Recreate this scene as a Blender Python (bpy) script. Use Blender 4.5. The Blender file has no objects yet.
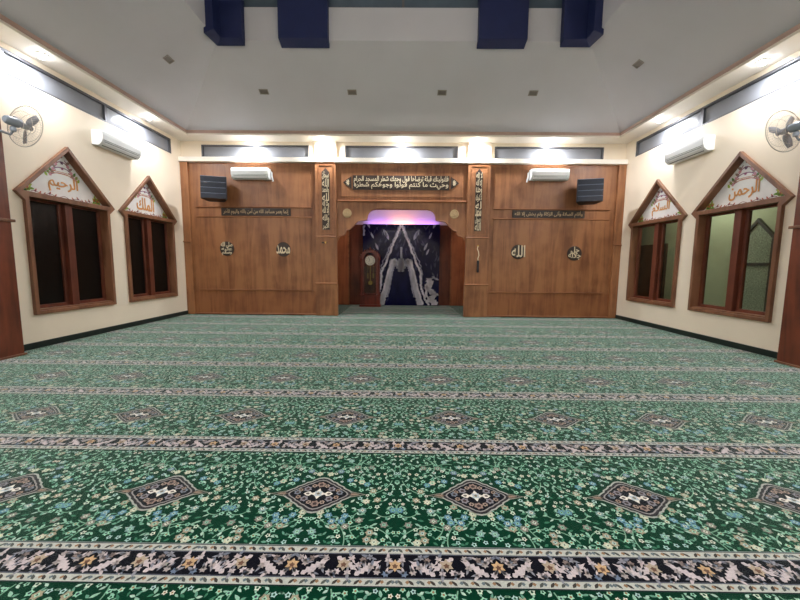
import bpy, bmesh, math, random
import numpy as np
from mathutils import Matrix, Vector
random.seed(7)
PI = math.pi
S = bpy.context.scene
COL = S.collection

# ------------------------------------------------------------------ basics
XL, XR, YB, YF = -5.9675, 5.88, 9.49, -3.0        # wall planes: left, right, back, front
ZTOP, SOF = 4.64, 0.46                            # soffit height, soffit depth
SL = 0.60                                         # slope of the hipped ceiling
ZE = 4.72                                         # lower edge of the ceiling
YD = 7.24                                         # back edge of the raised drum
UD = (YB - SOF) - YD


def lin(r, g, b):
    f = lambda c: (c / 255 / 12.92) if c / 255 <= 0.04045 else ((c / 255 + 0.055) / 1.055) ** 2.4
    return (f(r), f(g), f(b), 1.0)


class MB:
    """collects polygons (world coordinates) and links them as one mesh object"""
    def __init__(s):
        s.v, s.f, s.m, s.c = [], [], [], []

    def face(s, pts, m=0, c=None):
        k = len(s.v)
        s.v.extend(tuple(p) for p in pts)
        s.f.append(list(range(k, k + len(pts)))); s.m.append(m); s.c.append(c or (1, 1, 1, 1))

    def add(s, vs, fs, m=0, c=None):
        k = len(s.v)
        s.v.extend(tuple(p) for p in vs)
        for f in fs:
            s.f.append([k + i for i in f]); s.m.append(m); s.c.append(c or (1, 1, 1, 1))

    def box(s, x0, x1, y0, y1, z0, z1, m=0, c=None):
        vs = [(x, y, z) for x in (x0, x1) for y in (y0, y1) for z in (z0, z1)]
        s.add(vs, [(0, 1, 3, 2), (4, 6, 7, 5), (0, 4, 5, 1), (2, 3, 7, 6), (0, 2, 6, 4), (1, 5, 7, 3)], m, c)

    def prism(s, poly, n0, n1, P, m=0, c=None):
        n = len(poly)
        vs = [P(p, q, n0) for p, q in poly] + [P(p, q, n1) for p, q in poly]
        fs = [list(range(n)), list(range(n, 2 * n))[::-1]]
        fs += [(i, (i + 1) % n, n + (i + 1) % n, n + i) for i in range(n)]
        s.add(vs, fs, m, c)

    def ring(s, outer, inner, n0, n1, P, m=0):
        """frame between two outlines with the same number of corners"""
        n = len(outer)
        vs = [P(*q, n0) for q in outer] + [P(*q, n0) for q in inner] + [P(*q, n1) for q in outer] + [P(*q, n1) for q in inner]
        fs = []
        for i in range(n):
            j = (i + 1) % n
            fs += [(i, j, n + j, n + i), (2 * n + i, 3 * n + i, 3 * n + j, 2 * n + j),
                   (i, 2 * n + i, 2 * n + j, j), (n + i, n + j, 3 * n + j, 3 * n + i)]
        s.add(vs, fs, m)

    def tube(s, path, r, n=8, m=0, closed=False):
        path = [Vector(p) for p in path]
        L = len(path); rs = r if isinstance(r, (list, tuple)) else [r] * L
        k = len(s.v); ref = None
        for i, p in enumerate(path):
            a = path[(i - 1) % L] if (closed or i > 0) else p
            b = path[(i + 1) % L] if (closed or i < L - 1) else p
            t = (b - a).normalized()
            if ref is None:
                ref = Vector((0, 0, 1)) if abs(t.z) < .9 else Vector((1, 0, 0))
            u = t.cross(ref)
            if u.length < 1e-4: u = t.cross(Vector((0.3, 1, 0.2)))
            u.normalize(); w = t.cross(u); ref = -w if False else ref
            for j in range(n):
                a_ = 2 * PI * j / n
                s.v.append(tuple(p + (u * math.cos(a_) + w * math.sin(a_)) * rs[i]))
        segs = L if closed else L - 1
        for i in range(segs):
            i2 = (i + 1) % L
            for j in range(n):
                j2 = (j + 1) % n
                s.f.append([k + i * n + j, k + i * n + j2, k + i2 * n + j2, k + i2 * n + j]); s.m.append(m); s.c.append((1, 1, 1, 1))
        if not closed:
            s.f.append([k + j for j in range(n)][::-1]); s.m.append(m); s.c.append((1, 1, 1, 1))
            s.f.append([k + (L - 1) * n + j for j in range(n)]); s.m.append(m); s.c.append((1, 1, 1, 1))

    def lathe(s, prof, M, n=24, m=0):
        """prof = [(radius, height)] turned about the local z axis, placed by matrix M"""
        k = len(s.v)
        for r, h in prof:
            for j in range(n):
                a = 2 * PI * j / n
                s.v.append(tuple(M @ Vector((r * math.cos(a), r * math.sin(a), h))))
        for i in range(len(prof) - 1):
            for j in range(n):
                j2 = (j + 1) % n
                s.f.append([k + i * n + j, k + i * n + j2, k + (i + 1) * n + j2, k + (i + 1) * n + j]); s.m.append(m); s.c.append((1, 1, 1, 1))
        for i in (0, len(prof) - 1):
            if prof[i][0] > 1e-5:
                s.f.append([k + i * n + j for j in range(n)]); s.m.append(m); s.c.append((1, 1, 1, 1))

    def build(s, name, mats, parent=None, col=False, bevel=0, smooth=False, normals=True):
        if not isinstance(mats, (list, tuple)): mats = [mats]
        org = Vector(parent['_o']) if parent is not None else Vector((0, 0, 0))
        me = bpy.data.meshes.new(name)
        me.from_pydata([(x - org[0], y - org[1], z - org[2]) for x, y, z in s.v], [], s.f)
        for mt in mats: me.materials.append(mt)
        me.polygons.foreach_set('material_index', s.m)
        if col:
            at = me.attributes.new('Col', 'FLOAT_COLOR', 'FACE')
            at.data.foreach_set('color', np.array(s.c, dtype=np.float32).ravel())
        if normals:
            bm = bmesh.new(); bm.from_mesh(me)
            bmesh.ops.recalc_face_normals(bm, faces=bm.faces); bm.to_mesh(me); bm.free()
        if smooth:
            me.polygons.foreach_set('use_smooth', [True] * len(me.polygons))
            try: me.set_sharp_from_angle(angle=math.radians(40))
            except Exception: pass
        me.update()
        o = bpy.data.objects.new(name, me); COL.objects.link(o)
        if parent is not None:
            o.parent = parent; o['_o'] = list(org)
        else:
            o['_o'] = [0, 0, 0]
        if bevel:
            b = o.modifiers.new('bevel', 'BEVEL'); b.width = bevel; b.segments = 2; b.limit_method = 'ANGLE'; b.angle_limit = math.radians(40)
        return o


def XYZ(p, q, n): return (p, n, q)                 # 2D = (x, z), depth = y
def tag(o, label, cat, group=None):
    o['label'] = label; o['category'] = cat
    if group: o['group'] = group
    return o
def thing(name, loc, label, cat, group=None):
    o = bpy.data.objects.new(name, None); COL.objects.link(o); o.location = loc; o.empty_display_size = .1
    o['_o'] = list(loc)
    return tag(o, label, cat, group)
def struct(o, label=None):
    o['kind'] = 'structure'
    if label: o['label'] = label
    return o

# ------------------------------------------------------------------ materials
def mat(name, col, rough=.5, metal=0., spec=.5, emit=None, estr=0., bump=0., bscale=40., var=0., vscale=3., stretch=(1, 1, 1), sheen=0., attr=False, coat=0.):
    m = bpy.data.materials.new(name); m.use_nodes = True
    nt = m.node_tree; N = nt.nodes; L = nt.links
    b = N['Principled BSDF']
    b.inputs['Base Color'].default_value = col; b.inputs['Roughness'].default_value = rough
    b.inputs['Metallic'].default_value = metal; b.inputs['Specular IOR Level'].default_value = spec
    b.inputs['Coat Weight'].default_value = coat
    if sheen:
        b.inputs['Sheen Weight'].default_value = sheen; b.inputs['Sheen Roughness'].default_value = .24; b.inputs['Sheen Tint'].default_value = (.8, 1, .93, 1)
    tc = N.new('ShaderNodeTexCoord'); mp = N.new('ShaderNodeMapping'); mp.inputs['Scale'].default_value = stretch
    L.new(tc.outputs['Object'], mp.inputs['Vector'])
    src = None
    if attr:
        a = N.new('ShaderNodeAttribute'); a.attribute_name = 'Col'; src = a.outputs['Color']
    if var or attr:
        n = N.new('ShaderNodeTexNoise'); n.inputs['Scale'].default_value = vscale; n.inputs['Detail'].default_value = 5
        L.new(mp.outputs['Vector'], n.inputs['Vector'])
        r = N.new('ShaderNodeMapRange'); r.inputs['From Min'].default_value = .3; r.inputs['From Max'].default_value = .7
        r.inputs['To Min'].default_value = 1 - var; r.inputs['To Max'].default_value = 1 + var
        L.new(n.outputs['Fac'], r.inputs['Value'])
        x = N.new('ShaderNodeMixRGB'); x.blend_type = 'MULTIPLY'; x.inputs['Fac'].default_value = 1
        if src: L.new(src, x.inputs['Color1'])
        else: x.inputs['Color1'].default_value = col
        L.new(r.outputs['Result'], x.inputs['Color2']); L.new(x.outputs['Color'], b.inputs['Base Color'])
    if bump:
        n2 = N.new('ShaderNodeTexNoise'); n2.inputs['Scale'].default_value = bscale; n2.inputs['Detail'].default_value = 3
        L.new(mp.outputs['Vector'], n2.inputs['Vector'])
        bp = N.new('ShaderNodeBump'); bp.inputs['Strength'].default_value = bump; bp.inputs['Distance'].default_value = .01
        L.new(n2.outputs['Fac'], bp.inputs['Height']); L.new(bp.outputs['Normal'], b.inputs['Normal'])
    if emit:
        b.inputs['Emission Color'].default_value = emit; b.inputs['Emission Strength'].default_value = estr
    return m


def wood(name, light, dark, rough=.42, horiz=False, sc=1.0):
    m = bpy.data.materials.new(name); m.use_nodes = True
    nt = m.node_tree; N = nt.nodes; L = nt.links; b = N['Principled BSDF']
    tc = N.new('ShaderNodeTexCoord')
    mp = N.new('ShaderNodeMapping'); mp.inputs['Scale'].default_value = (.6, 6, 6) if horiz else (6, 6, .6)
    L.new(tc.outputs['Object'], mp.inputs['Vector'])
    n1 = N.new('ShaderNodeTexNoise'); n1.inputs['Scale'].default_value = 1.1 * sc; n1.inputs['Detail'].default_value = 7; n1.inputs['Distortion'].default_value = 1.2
    L.new(mp.outputs['Vector'], n1.inputs['Vector'])
    n2 = N.new('ShaderNodeTexNoise'); n2.inputs['Scale'].default_value = 2.2; n2.inputs['Detail'].default_value = 3
    L.new(tc.outputs['Object'], n2.inputs['Vector'])
    ad = N.new('ShaderNodeMath'); ad.operation = 'MULTIPLY_ADD'; ad.inputs[1].default_value = .75
    L.new(n2.outputs['Fac'], ad.inputs[0]); L.new(n1.outputs['Fac'], ad.inputs[2])
    r = N.new('ShaderNodeValToRGB'); r.color_ramp.elements[0].position = .62; r.color_ramp.elements[1].position = 1.0
    r.color_ramp.elements[0].color = dark; r.color_ramp.elements[1].color = light
    L.new(ad.outputs[0], r.inputs['Fac']); L.new(r.outputs['Color'], b.inputs['Base Color'])
    b.inputs['Roughness'].default_value = rough
    bp = N.new('ShaderNodeBump'); bp.inputs['Strength'].default_value = .08; bp.inputs['Distance'].default_value = .004
    L.new(n1.outputs['Fac'], bp.inputs['Height']); L.new(bp.outputs['Normal'], b.inputs['Normal'])
    return m


M = {}
M['wall'] = mat('cream_paint', lin(240, 225, 203), .6, var=.02, vscale=2, bump=.03, bscale=60)
M['ceil'] = mat('ceiling_paint', lin(200, 200, 207), .8, var=.03, vscale=1.2, bump=.05, bscale=50)
M['soffit'] = mat('soffit_paint', lin(242, 234, 222), .6, var=.02)
M['redtrim'] = mat('red_brown_trim', lin(190, 160, 148), .5, var=.1)
M['wood'] = wood('teak_veneer', lin(156, 104, 66), lin(116, 71, 42))
M['woodh'] = wood('teak_moulding', lin(154, 100, 62), lin(116, 66, 36), horiz=True)
M['wooddark'] = wood('dark_teak', lin(146, 92, 54), lin(112, 64, 36))
M['frame'] = wood('window_teak', lin(134, 92, 66), lin(98, 60, 40), .4)
M['sash'] = wood('sash_teak', lin(112, 58, 40), lin(76, 36, 24), .4)
M['reveal'] = mat('dark_reveal', lin(86, 52, 40), .6, var=.1)
M['pillar'] = wood('pillar_teak', lin(122, 62, 38), lin(82, 38, 22), .4)
M['clockwood'] = wood('mahogany', lin(120, 44, 30), lin(66, 20, 14), .3)
M['nichewood'] = wood('reddish_teak', lin(164, 96, 56), lin(128, 68, 38), .45)
M['black'] = mat('black_plastic', lin(26, 27, 34), .5, var=.1)
M['grille'] = mat('speaker_grille', lin(22, 27, 40), .45, metal=.3, bump=.3, bscale=300)
M['speaker_edge'] = mat('speaker_edge', lin(120, 130, 150), .4)
M['board'] = mat('dark_board', lin(50, 36, 28), .5, var=.15)
M['letter'] = mat('ivory_lettering', lin(224, 208, 176), .4, metal=.0, var=.08, vscale=20)
M['ivorydim'] = mat('brass_lettering', lin(186, 160, 122), .4, metal=.2, var=.08, vscale=20)
M['ac'] = mat('ac_plastic', lin(236, 238, 238), .35, var=.01)
M['acgrey'] = mat('ac_slot', lin(112, 120, 118), .5, var=.05)
M['base'] = mat('baseboard_tile', lin(30, 38, 34), .3, var=.2)
M['blue'] = mat('navy_paint', lin(16, 30, 80), .65, var=.08, vscale=6)
M['alu'] = mat('grey_aluminium', lin(92, 92, 96), .4, metal=.5, var=.05)
M['clere'] = mat('grey_reflection_glass', lin(128, 130, 136), .2, var=.06, vscale=1.5)  # grey base colour stands in for the soffit reflected in the panes
M['drumglass'] = mat('drum_glass', lin(84, 98, 112), .2, var=.1)
M['steel'] = mat('fan_steel', lin(150, 154, 160), .3, metal=.85, var=.04)
M['wire'] = mat('fan_wire', lin(196, 186, 172), .4, metal=.2, var=.04)
M['fandark'] = mat('fan_dark', lin(140, 142, 148), .45, var=.05)
M['fangrey'] = mat('fan_motor_paint', lin(150, 158, 170), .35, var=.05)
M['darkglass'] = mat('dark_textured_glass', lin(13, 12, 11), .12, bump=.5, bscale=70, var=.3, vscale=30, spec=.25)
M['fitting'] = mat('grey_fitting', lin(140, 132, 126), .5, var=.1)
M['fittingdark'] = mat('grey_fitting_lens', lin(112, 104, 98), .3, var=.1)
M['bulb'] = mat('lit_bulb', (1, 1, 1, 1), .4, emit=(.86, .92, 1, 1), estr=60, var=.01)
M['whiteplastic'] = mat('white_plastic', lin(228, 224, 216), .4, var=.02)
M['brass'] = mat('brass', lin(206, 164, 84), .3, metal=.9, var=.05)
M['dial'] = mat('clock_dial', lin(222, 214, 196), .4, var=.05)
M['plaster'] = mat('niche_plaster', lin(225, 215, 210), .7, var=.03)
M['ver'] = mat('verandah_paint', lin(178, 182, 160), .7, var=.05)
M['vertile'] = mat('verandah_tile', lin(120, 118, 108), .4, var=.1)
M['speckle'] = mat('speckled_glass_panel', lin(150, 158, 148), .3, bump=.8, bscale=40, var=.45, vscale=34)
M['verdoor'] = mat('dark_door_wood', lin(52, 40, 32), .5, var=.2, stretch=(4, 4, .5))
M['art'] = mat('painted_panel', (1, 1, 1, 1), .35, attr=True, var=.04, vscale=8)
M['carpet'] = mat('woven_carpet', (1, 1, 1, 1), .95, attr=True, var=.16, vscale=120, spec=.05, sheen=.7, bump=.4, bscale=260)
M['marble'] = mat('polished_marble', (1, 1, 1, 1), .16, attr=True, var=.3, vscale=4, stretch=(1, 1, .5), spec=.25)
M['floor'] = mat('screed', lin(120, 118, 110), .8, var=.1)


def glass(name, col, refl=.1):
    m = bpy.data.materials.new(name); m.use_nodes = True
    nt = m.node_tree; N = nt.nodes; L = nt.links; N.remove(N['Principled BSDF'])
    out = N['Material Output']; t = N.new('ShaderNodeBsdfTransparent'); t.inputs['Color'].default_value = col
    g = N.new('ShaderNodeBsdfGlossy'); g.inputs['Roughness'].default_value = .04
    n = N.new('ShaderNodeTexNoise'); n.inputs['Scale'].default_value = 30
    bp = N.new('ShaderNodeBump'); bp.inputs['Strength'].default_value = .05
    L.new(n.outputs['Fac'], bp.inputs['Height']); L.new(bp.outputs['Normal'], g.inputs['Normal'])
    lw = N.new('ShaderNodeLayerWeight'); pw = N.new('ShaderNodeMath'); pw.operation = 'POWER'; pw.inputs[1].default_value = 3.5
    L.new(lw.outputs['Facing'], pw.inputs[0])
    fr = N.new('ShaderNodeMath'); fr.operation = 'MULTIPLY_ADD'; fr.inputs[1].default_value = .6; fr.inputs[2].default_value = .03; L.new(pw.outputs[0], fr.inputs[0])
    mx = N.new('ShaderNodeMixShader'); L.new(fr.outputs[0], mx.inputs[0]); L.new(t.outputs[0], mx.inputs[1]); L.new(g.outputs[0], mx.inputs[2])
    L.new(mx.outputs[0], out.inputs['Surface'])
    return m
M['glass'] = glass('clear_window_glass', (.86, .9, .84, 1))
M['clockglass'] = glass('clock_glass', (.8, .8, .78, 1))

# ------------------------------------------------------------------ Arabic lettering
AR = {'ا': 'FE8D FE8E', 'أ': 'FE83 FE84', 'إ': 'FE87 FE88', 'آ': 'FE81 FE82', 'ب': 'FE8F FE90 FE91 FE92', 'ت': 'FE95 FE96 FE97 FE98',
      'ة': 'FE93 FE94', 'ج': 'FE9D FE9E FE9F FEA0', 'ح': 'FEA1 FEA2 FEA3 FEA4', 'خ': 'FEA5 FEA6 FEA7 FEA8', 'د': 'FEA9 FEAA', 'ذ': 'FEAB FEAC',
      'ر': 'FEAD FEAE', 'ز': 'FEAF FEB0', 'س': 'FEB1 FEB2 FEB3 FEB4', 'ش': 'FEB5 FEB6 FEB7 FEB8', 'ص': 'FEB9 FEBA FEBB FEBC', 'ض': 'FEBD FEBE FEBF FEC0',
      'ط': 'FEC1 FEC2 FEC3 FEC4', 'ع': 'FEC9 FECA FECB FECC', 'ف': 'FED1 FED2 FED3 FED4', 'ق': 'FED5 FED6 FED7 FED8', 'ك': 'FED9 FEDA FEDB FEDC',
      'ل': 'FEDD FEDE FEDF FEE0', 'م': 'FEE1 FEE2 FEE3 FEE4', 'ن': 'FEE5 FEE6 FEE7 FEE8', 'ه': 'FEE9 FEEA FEEB FEEC', 'و': 'FEED FEEE',
      'ى': 'FEEF FEF0', 'ي': 'FEF1 FEF2 FEF3 FEF4', 'ء': 'FE80', 'لا': 'FEFB FEFC', 'لإ': 'FEF9 FEFA', 'لأ': 'FEF7 FEF8'}
AR = {k: [chr(int(h, 16)) for h in v.split()] for k, v in AR.items()}


def shape(s):
    toks = []
    i = 0
    while i < len(s):
        if s[i:i + 2] in AR and len(s[i:i + 2]) == 2: toks.append(s[i:i + 2]); i += 2
        else: toks.append(s[i]); i += 1
    out = []
    for i, t in enumerate(toks):
        if t not in AR: out.append(t); continue
        f = AR[t]
        prev = i > 0 and toks[i - 1] in AR and len(AR[toks[i - 1]]) == 4
        nxt = i + 1 < len(toks) and toks[i + 1] in AR and len(AR[toks[i + 1]]) > 1 and len(f) == 4
        if len(f) == 1: out.append(f[0])
        elif prev and nxt: out.append(f[3])
        elif nxt: out.append(f[2])
        elif prev: out.append(f[1])
        else: out.append(f[0])
    return ''.join(out[::-1])


_tx = {}
def text2d(s, shaped=True, bold=.012):
    key = (s, bold)
    if key in _tx: return _tx[key]
    c = bpy.data.curves.new('lettering', 'FONT'); c.body = shape(s) if shaped else s
    c.resolution_u = 2; c.extrude = .5; c.offset = bold
    o = bpy.data.objects.new('lettering', c); COL.objects.link(o)
    dg = bpy.context.evaluated_depsgraph_get(); dg.update()
    me = bpy.data.meshes.new_from_object(o.evaluated_get(dg))
    v = np.array([x.co[:] for x in me.vertices]); f = [list(p.vertices) for p in me.polygons]
    bpy.data.objects.remove(o); bpy.data.curves.remove(c); bpy.data.meshes.remove(me)
    lo, hi = v.min(0), v.max(0)
    v = (v - lo) / np.maximum(hi - lo, 1e-6)
    _tx[key] = (v, f); return _tx[key]


def letters(mb, s, p0, p1, q0, q1, n0, n1, P, m=0, c=None, shaped=True, bold=.012):
    v, f = text2d(s, shaped, bold)
    mb.add([P(p0 + a * (p1 - p0), q0 + b * (q1 - q0), n0 + d * (n1 - n0)) for a, b, d in v], f, m, c)

# ------------------------------------------------------------------ setting: floor, walls
b = MB(); b.box(XL - .2, XR + .2, YF - .2, YB, -.12, -.02); b.box(-2.75, 2.75, YB, 12.6, -.12, -.02)
struct(b.build('floor', M['floor']))

# windows on the side walls
WIN = [(6.235, 'near'), (8.19, 'far')]
WE, WB = 1.823 / 2, 1.5624 / 2
ze, zb, za = 2.485, .5415, 3.4233
def side_map(side):
    return (lambda u, z, n: (XL + n, u, z)) if side == 'left' else (lambda u, z, n: (XR - n, u, z))


def build_side_wall(side):
    P = side_map(side); b = MB()
    th = -.18
    ge = .03                                        # the frame laps over the opening's edge
    segs = [YF] + [y for c, _ in WIN for y in (c - WE + ge, c + WE - ge)] + [YB]
    clz0, clz1 = 4.19, 4.56
    ztop = clz0
    for i in range(0, len(segs), 2):
        b.prism([(segs[i], 0), (segs[i + 1], 0), (segs[i + 1], ztop), (segs[i], ztop)], th, 0, P)
    for c, _ in WIN:
        l, r = c - WE + ge, c + WE - ge
        lb, rb = c - WB + ge, c + WB - ge
        b.prism([(l, 0), (r, 0), (r, zb + ge), (l, zb + ge)], th, 0, P)
        b.prism([(l, zb + ge), (lb, zb + ge), (lb, ze - .13), (l, ze)], th, 0, P)
        b.prism([(rb, zb + ge), (r, zb + ge), (r, ze), (rb, ze - .13)], th, 0, P)
        b.prism([(l, ze), (c, za - ge), (c, ztop), (l, ztop)], th, 0, P)
        b.prism([(r, ze), (r, ztop), (c, ztop), (c, za - ge)], th, 0, P)
    # above: around the long clerestory openings (one between pillar and back corner, one nearer the camera)
    b.prism([(YF, clz1), (YB, clz1), (YB, ZTOP + .1), (YF, ZTOP + .1)], th, 0, P)
    for y0, y1 in ((YF, .45), (4.15, 5.36), (9.1, YB)):
        b.prism([(y0, clz0), (y1, clz0), (y1, clz1), (y0, clz1)], th, 0, P)
    struct(b.build('wall_' + side, M['wall']))
    n0 = 5 if side == 'left' else 7
    for k, (y0, y1, mid) in enumerate(((5.36, 9.1, 7.175), (.45, 4.15, 2.3))):
        e = thing('window_%d' % (n0 + k), P((y0 + y1) / 2, clz0, 0), '', ''); del e['label']; del e['category']; struct(e)
        f = MB()
        f.ring([(y0, clz0), (y1, clz0), (y1, clz1), (y0, clz1)], [(y0 + .05, clz0 + .03), (y1 - .05, clz0 + .03), (y1 - .05, clz1 - .04), (y0 + .05, clz1 - .04)], -.1, -.005, P)
        f.prism([(mid - .03, clz0 + .03), (mid + .03, clz0 + .03), (mid + .03, clz1 - .04), (mid - .03, clz1 - .04)], -.09, -.01, P)
        f.build('window_frame', M['alu'], e)
        for a, c in ((y0 + .05, mid - .03), (mid + .03, y1 - .05)):
            g = MB(); g.prism([(a, clz0 + .03), (c, clz0 + .03), (c, clz1 - .04), (a, clz1 - .04)], -.06, -.05, P)
            g.build('pane', M['clere'], e)
    # baseboard
    bb = MB(); bb.prism([(YF, 0), (4.4, 0), (4.4, .10), (YF, .10)], 0, .02, P)
    bb.prism([(5.06, 0), (YB - .02, 0), (YB - .02, .10), (5.06, .10)], 0, .02, P)
    struct(bb.build('baseboard_' + side, M['base']))


for sd in ('left', 'right'): build_side_wall(sd)


def leaf(l, w, n=3):
    a = [(l * i / n, w * math.sin(PI * (i / n) ** .8)) for i in range(1, n)]
    return [(0, 0)] + a + [(l, 0)] + [(x, -y) for x, y in a[::-1]]
def xf(poly, x, y, a, s=1.0):
    c, d = math.cos(a) * s, math.sin(a) * s
    return [(x + c * p - d * q, y + d * p + c * q) for p, q in poly]
def flower(r, n=5, inner=.62):
    return [((r if i % 2 == 0 else r * inner) * math.cos(PI * i / n), (r if i % 2 == 0 else r * inner) * math.sin(PI * i / n)) for i in range(2 * n)]
def ribbon(pts, w):
    out = []
    for i in range(len(pts) - 1):
        (x0, y0), (x1, y1) = pts[i], pts[i + 1]
        l = math.hypot(x1 - x0, y1 - y0) or 1e-6
        nx, ny = -(y1 - y0) / l * w / 2, (x1 - x0) / l * w / 2
        out.append([(x0 + nx, y0 + ny), (x1 + nx, y1 + ny), (x1 - nx, y1 - ny), (x0 - nx, y0 - ny)])
    return out


def pediment_art(panel, c, P, word, side):
    """flower bouquets in the corners, a vine along the foot, gilt lettering, arabesque at the top"""
    rnd = random.Random(3)
    L = lambda k: -.0895 + .0012 * k
    d = MB()
    def fl(poly, k, col): d.face([P(p, q, L(k)) for p, q in poly], 0, col)
    greens = [lin(86, 140, 62), lin(120, 168, 60), lin(160, 186, 70), lin(196, 196, 80)]
    for sgn in (-1, 1):
        cx, cz = c + sgn * .66, ze + .10
        for i in range(26):
            a = rnd.uniform(0, 2 * PI); r = rnd.uniform(.0, .075)
            x, z = cx + r * 1.5 * math.cos(a), cz + abs(r * math.sin(a)) * 1.0 - .02
            fl(xf(leaf(.075, .02), x, z, rnd.uniform(0, 2 * PI)), 1 + i % 3, greens[i % 4])
        for i in range(4):
            fl(xf(flower(.03), cx + rnd.uniform(-.1, .1), cz + rnd.uniform(0, .06), 0), 4, lin(226, 208, 90) if i % 2 else lin(206, 110, 80))
        pts = [(c + sgn * (.56 - t * .56), ze + .06 + .018 * math.sin(t * 14)) for t in [i / 24 for i in range(25)]]
        for q in ribbon(pts, .01): fl(q, 1, lin(130, 70, 64))
        for t in (3, 6, 9, 13, 17): 
            fl(xf(flower(.022), *pts[t], 0), 3, lin(110, 40, 60) if t % 2 else lin(196, 96, 90))
            fl(xf(leaf(.05, .014), pts[t][0], pts[t][1], PI / 2 + .5 * sgn), 2, lin(190, 120, 100))
        # arabesque scrolls near the top
        for k in range(3):
            z0 = ze + .42 + .1 * k
            rr = (.22 - .055 * k)
            pts = [(c + sgn * (rr * math.sin(t * 2.6)), z0 + .05 * math.cos(t * 5) + .08 * t) for t in [i / 14 for i in range(15)]]
            for q in ribbon(pts, .016): fl(q, 1, (lin(170, 96, 110), lin(140, 90, 130), lin(150, 60, 90))[k])
            fl(xf(flower(.035, 6), pts[8][0], pts[8][1], 0), 2, lin(214, 150, 160))
            fl(xf(leaf(.1, .026), pts[4][0], pts[4][1], .6 if sgn > 0 else 2.5), 2, lin(150, 120, 110))
        for i in range(3):
            fl(xf(leaf(.09, .024), c + sgn * (.2 + .035 * i), ze + .47 - .05 * i, 1.0 if sgn > 0 else 2.1), 2, greens[i])
        for k in range(2):
            pts = [(c + sgn * (.335 - .03 * k), ze + .11 + .3 * t) for t in [i / 6 for i in range(7)]]
    for z, r, col in ((ze + .76, .026, lin(130, 40, 66)), (ze + .66, .036, lin(92, 44, 84)), (ze + .56, .03, lin(150, 70, 110))):
        fl(xf(flower(r, 6), c, z, 0), 3, col)
    # painted peach field behind the lettering
    d.build('painted_decoration', M['art'], panel, col=True, normals=False)
    t = MB()
    letters(t, word, c - .27, c + .27, ze + .13, ze + .42, -.0885, -.0795, (lambda p, q, n: P(p, q, n)) if side == 'left' else (lambda p, q, n: P(2 * c - p, q, n)), 0, lin(222, 158, 90), bold=.012)
    for k in (0, 1):
        pts = [(c - .30 + .6 * i / 12, ze + .44 + .025 * math.sin(PI * i / 12) + .03 * k) for i in range(13)]
        for q in ribbon(pts, .012): t.face([P(p, r, L(2)) for p, r in q], 0, lin(206, 150, 110))
    t.build('painted_lettering', M['art'], panel, col=True, normals=False)


WORDS = {('left', 'near'): 'الرحيم', ('left', 'far'): 'الملك', ('right', 'near'): 'الرحمن', ('right', 'far'): 'السلام'}
def build_window(side, c, which, idx):
    P = side_map(side)
    e = thing('window_%d' % idx, P(c, zb, 0), 'x', 'x'); del e['category']
    struct(e, '%s pointed teak window on the %s wall with a painted gable panel' % ('larger nearer' if which == 'near' else 'farther', side))
    t = .062
    f = MB(); n0, n1 = -.17, .055
    # jambs, sill, transom
    f.prism([(c - WB, zb), (c - WB + t, zb), (c - WB + t, ze), (c - WB, ze - .12)], n0, n1, P)
    f.prism([(c + WB, zb), (c + WB, ze - .12), (c + WB - t, ze), (c + WB - t, zb)], n0, n1, P)
    f.prism([(c - WB + t, zb), (c + WB - t, zb), (c + WB - t, zb + t), (c - WB + t, zb + t)], n0, n1, P)
    f.build('window_frame', M['frame'], e, bevel=.006)
    s = MB(); s.prism([(c - WB + t, zb + t), (c + WB - t, zb + t), (c + WB - t, zb + t + .025), (c - WB + t, zb + t + .025)], n0, n1 - .03, P)
    s.build('window_sill', M['frame'], e, bevel=.004)
    s = MB(); s.prism([(c - WB, ze - .12), (c - WE, ze), (c - WE + .05, ze + .028), (c + WE - .05, ze + .028), (c + WE, ze), (c + WB, ze - .12), (c + WB - t, ze - .055), (c - WB + t, ze - .055)], n0, n1, P)
    s.build('transom', M['frame'], e, bevel=.006)
    g = MB()
    sl = (za - ze) / WE; dz = .06 * math.sqrt(1 + sl * sl)
    for sg in (-1, 1):
        xi = (za - dz - ze) / sl
        g.prism([(c + sg * WE, ze), (c, za), (c, za - dz), (c + sg * (xi - .02), ze + .02)], n0, n1, P)
    g.build('gable_board', M['frame'], e, bevel=.006)
    s = MB(); s.prism([(c - .065, zb + t), (c + .065, zb + t), (c + .065, ze - .055), (c - .065, ze - .055)], n0, -.03, P)
    s.build('mullion', M['sash'], e, bevel=.005)
    for k, (a, d) in enumerate(((c - WB + t, c - .065), (c + .065, c + WB - t))):
        q0, q1 = zb + t + .02, ze - .055; w = .06
        s = MB(); s.ring([(a, q0), (d, q0), (d, q1), (a, q1)], [(a + w, q0 + w), (d - w, q0 + w), (d - w, q1 - w * .6), (a + w, q1 - w * .6)], -.16, -.10, P)
        sa = s.build('casement', M['sash'], e, bevel=.004)
        pn = MB(); pn.prism([(a + w - .01, q0 + w - .01), (d - w + .01, q0 + w - .01), (d - w + .01, q1 - w * .5), (a + w - .01, q1 - w * .5)], -.134, -.128, P)
        pn.build('pane', M['darkglass'] if side == 'left' else M['glass'], sa)
    pn = MB(); pn.prism([(c - WE + .06, ze + .02), (c + WE - .06, ze + .02), (c, za - .05)], -.11, -.09, P, 0, lin(246, 244, 242))
    pa = pn.build('pediment_panel', M['art'], e, col=True)
    pediment_art(pa, c, P, WORDS[(side, which)], side)


i = 1
for sd in ('left', 'right'):
    for c, w in WIN:
        build_window(sd, c, w, i); i += 1

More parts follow.
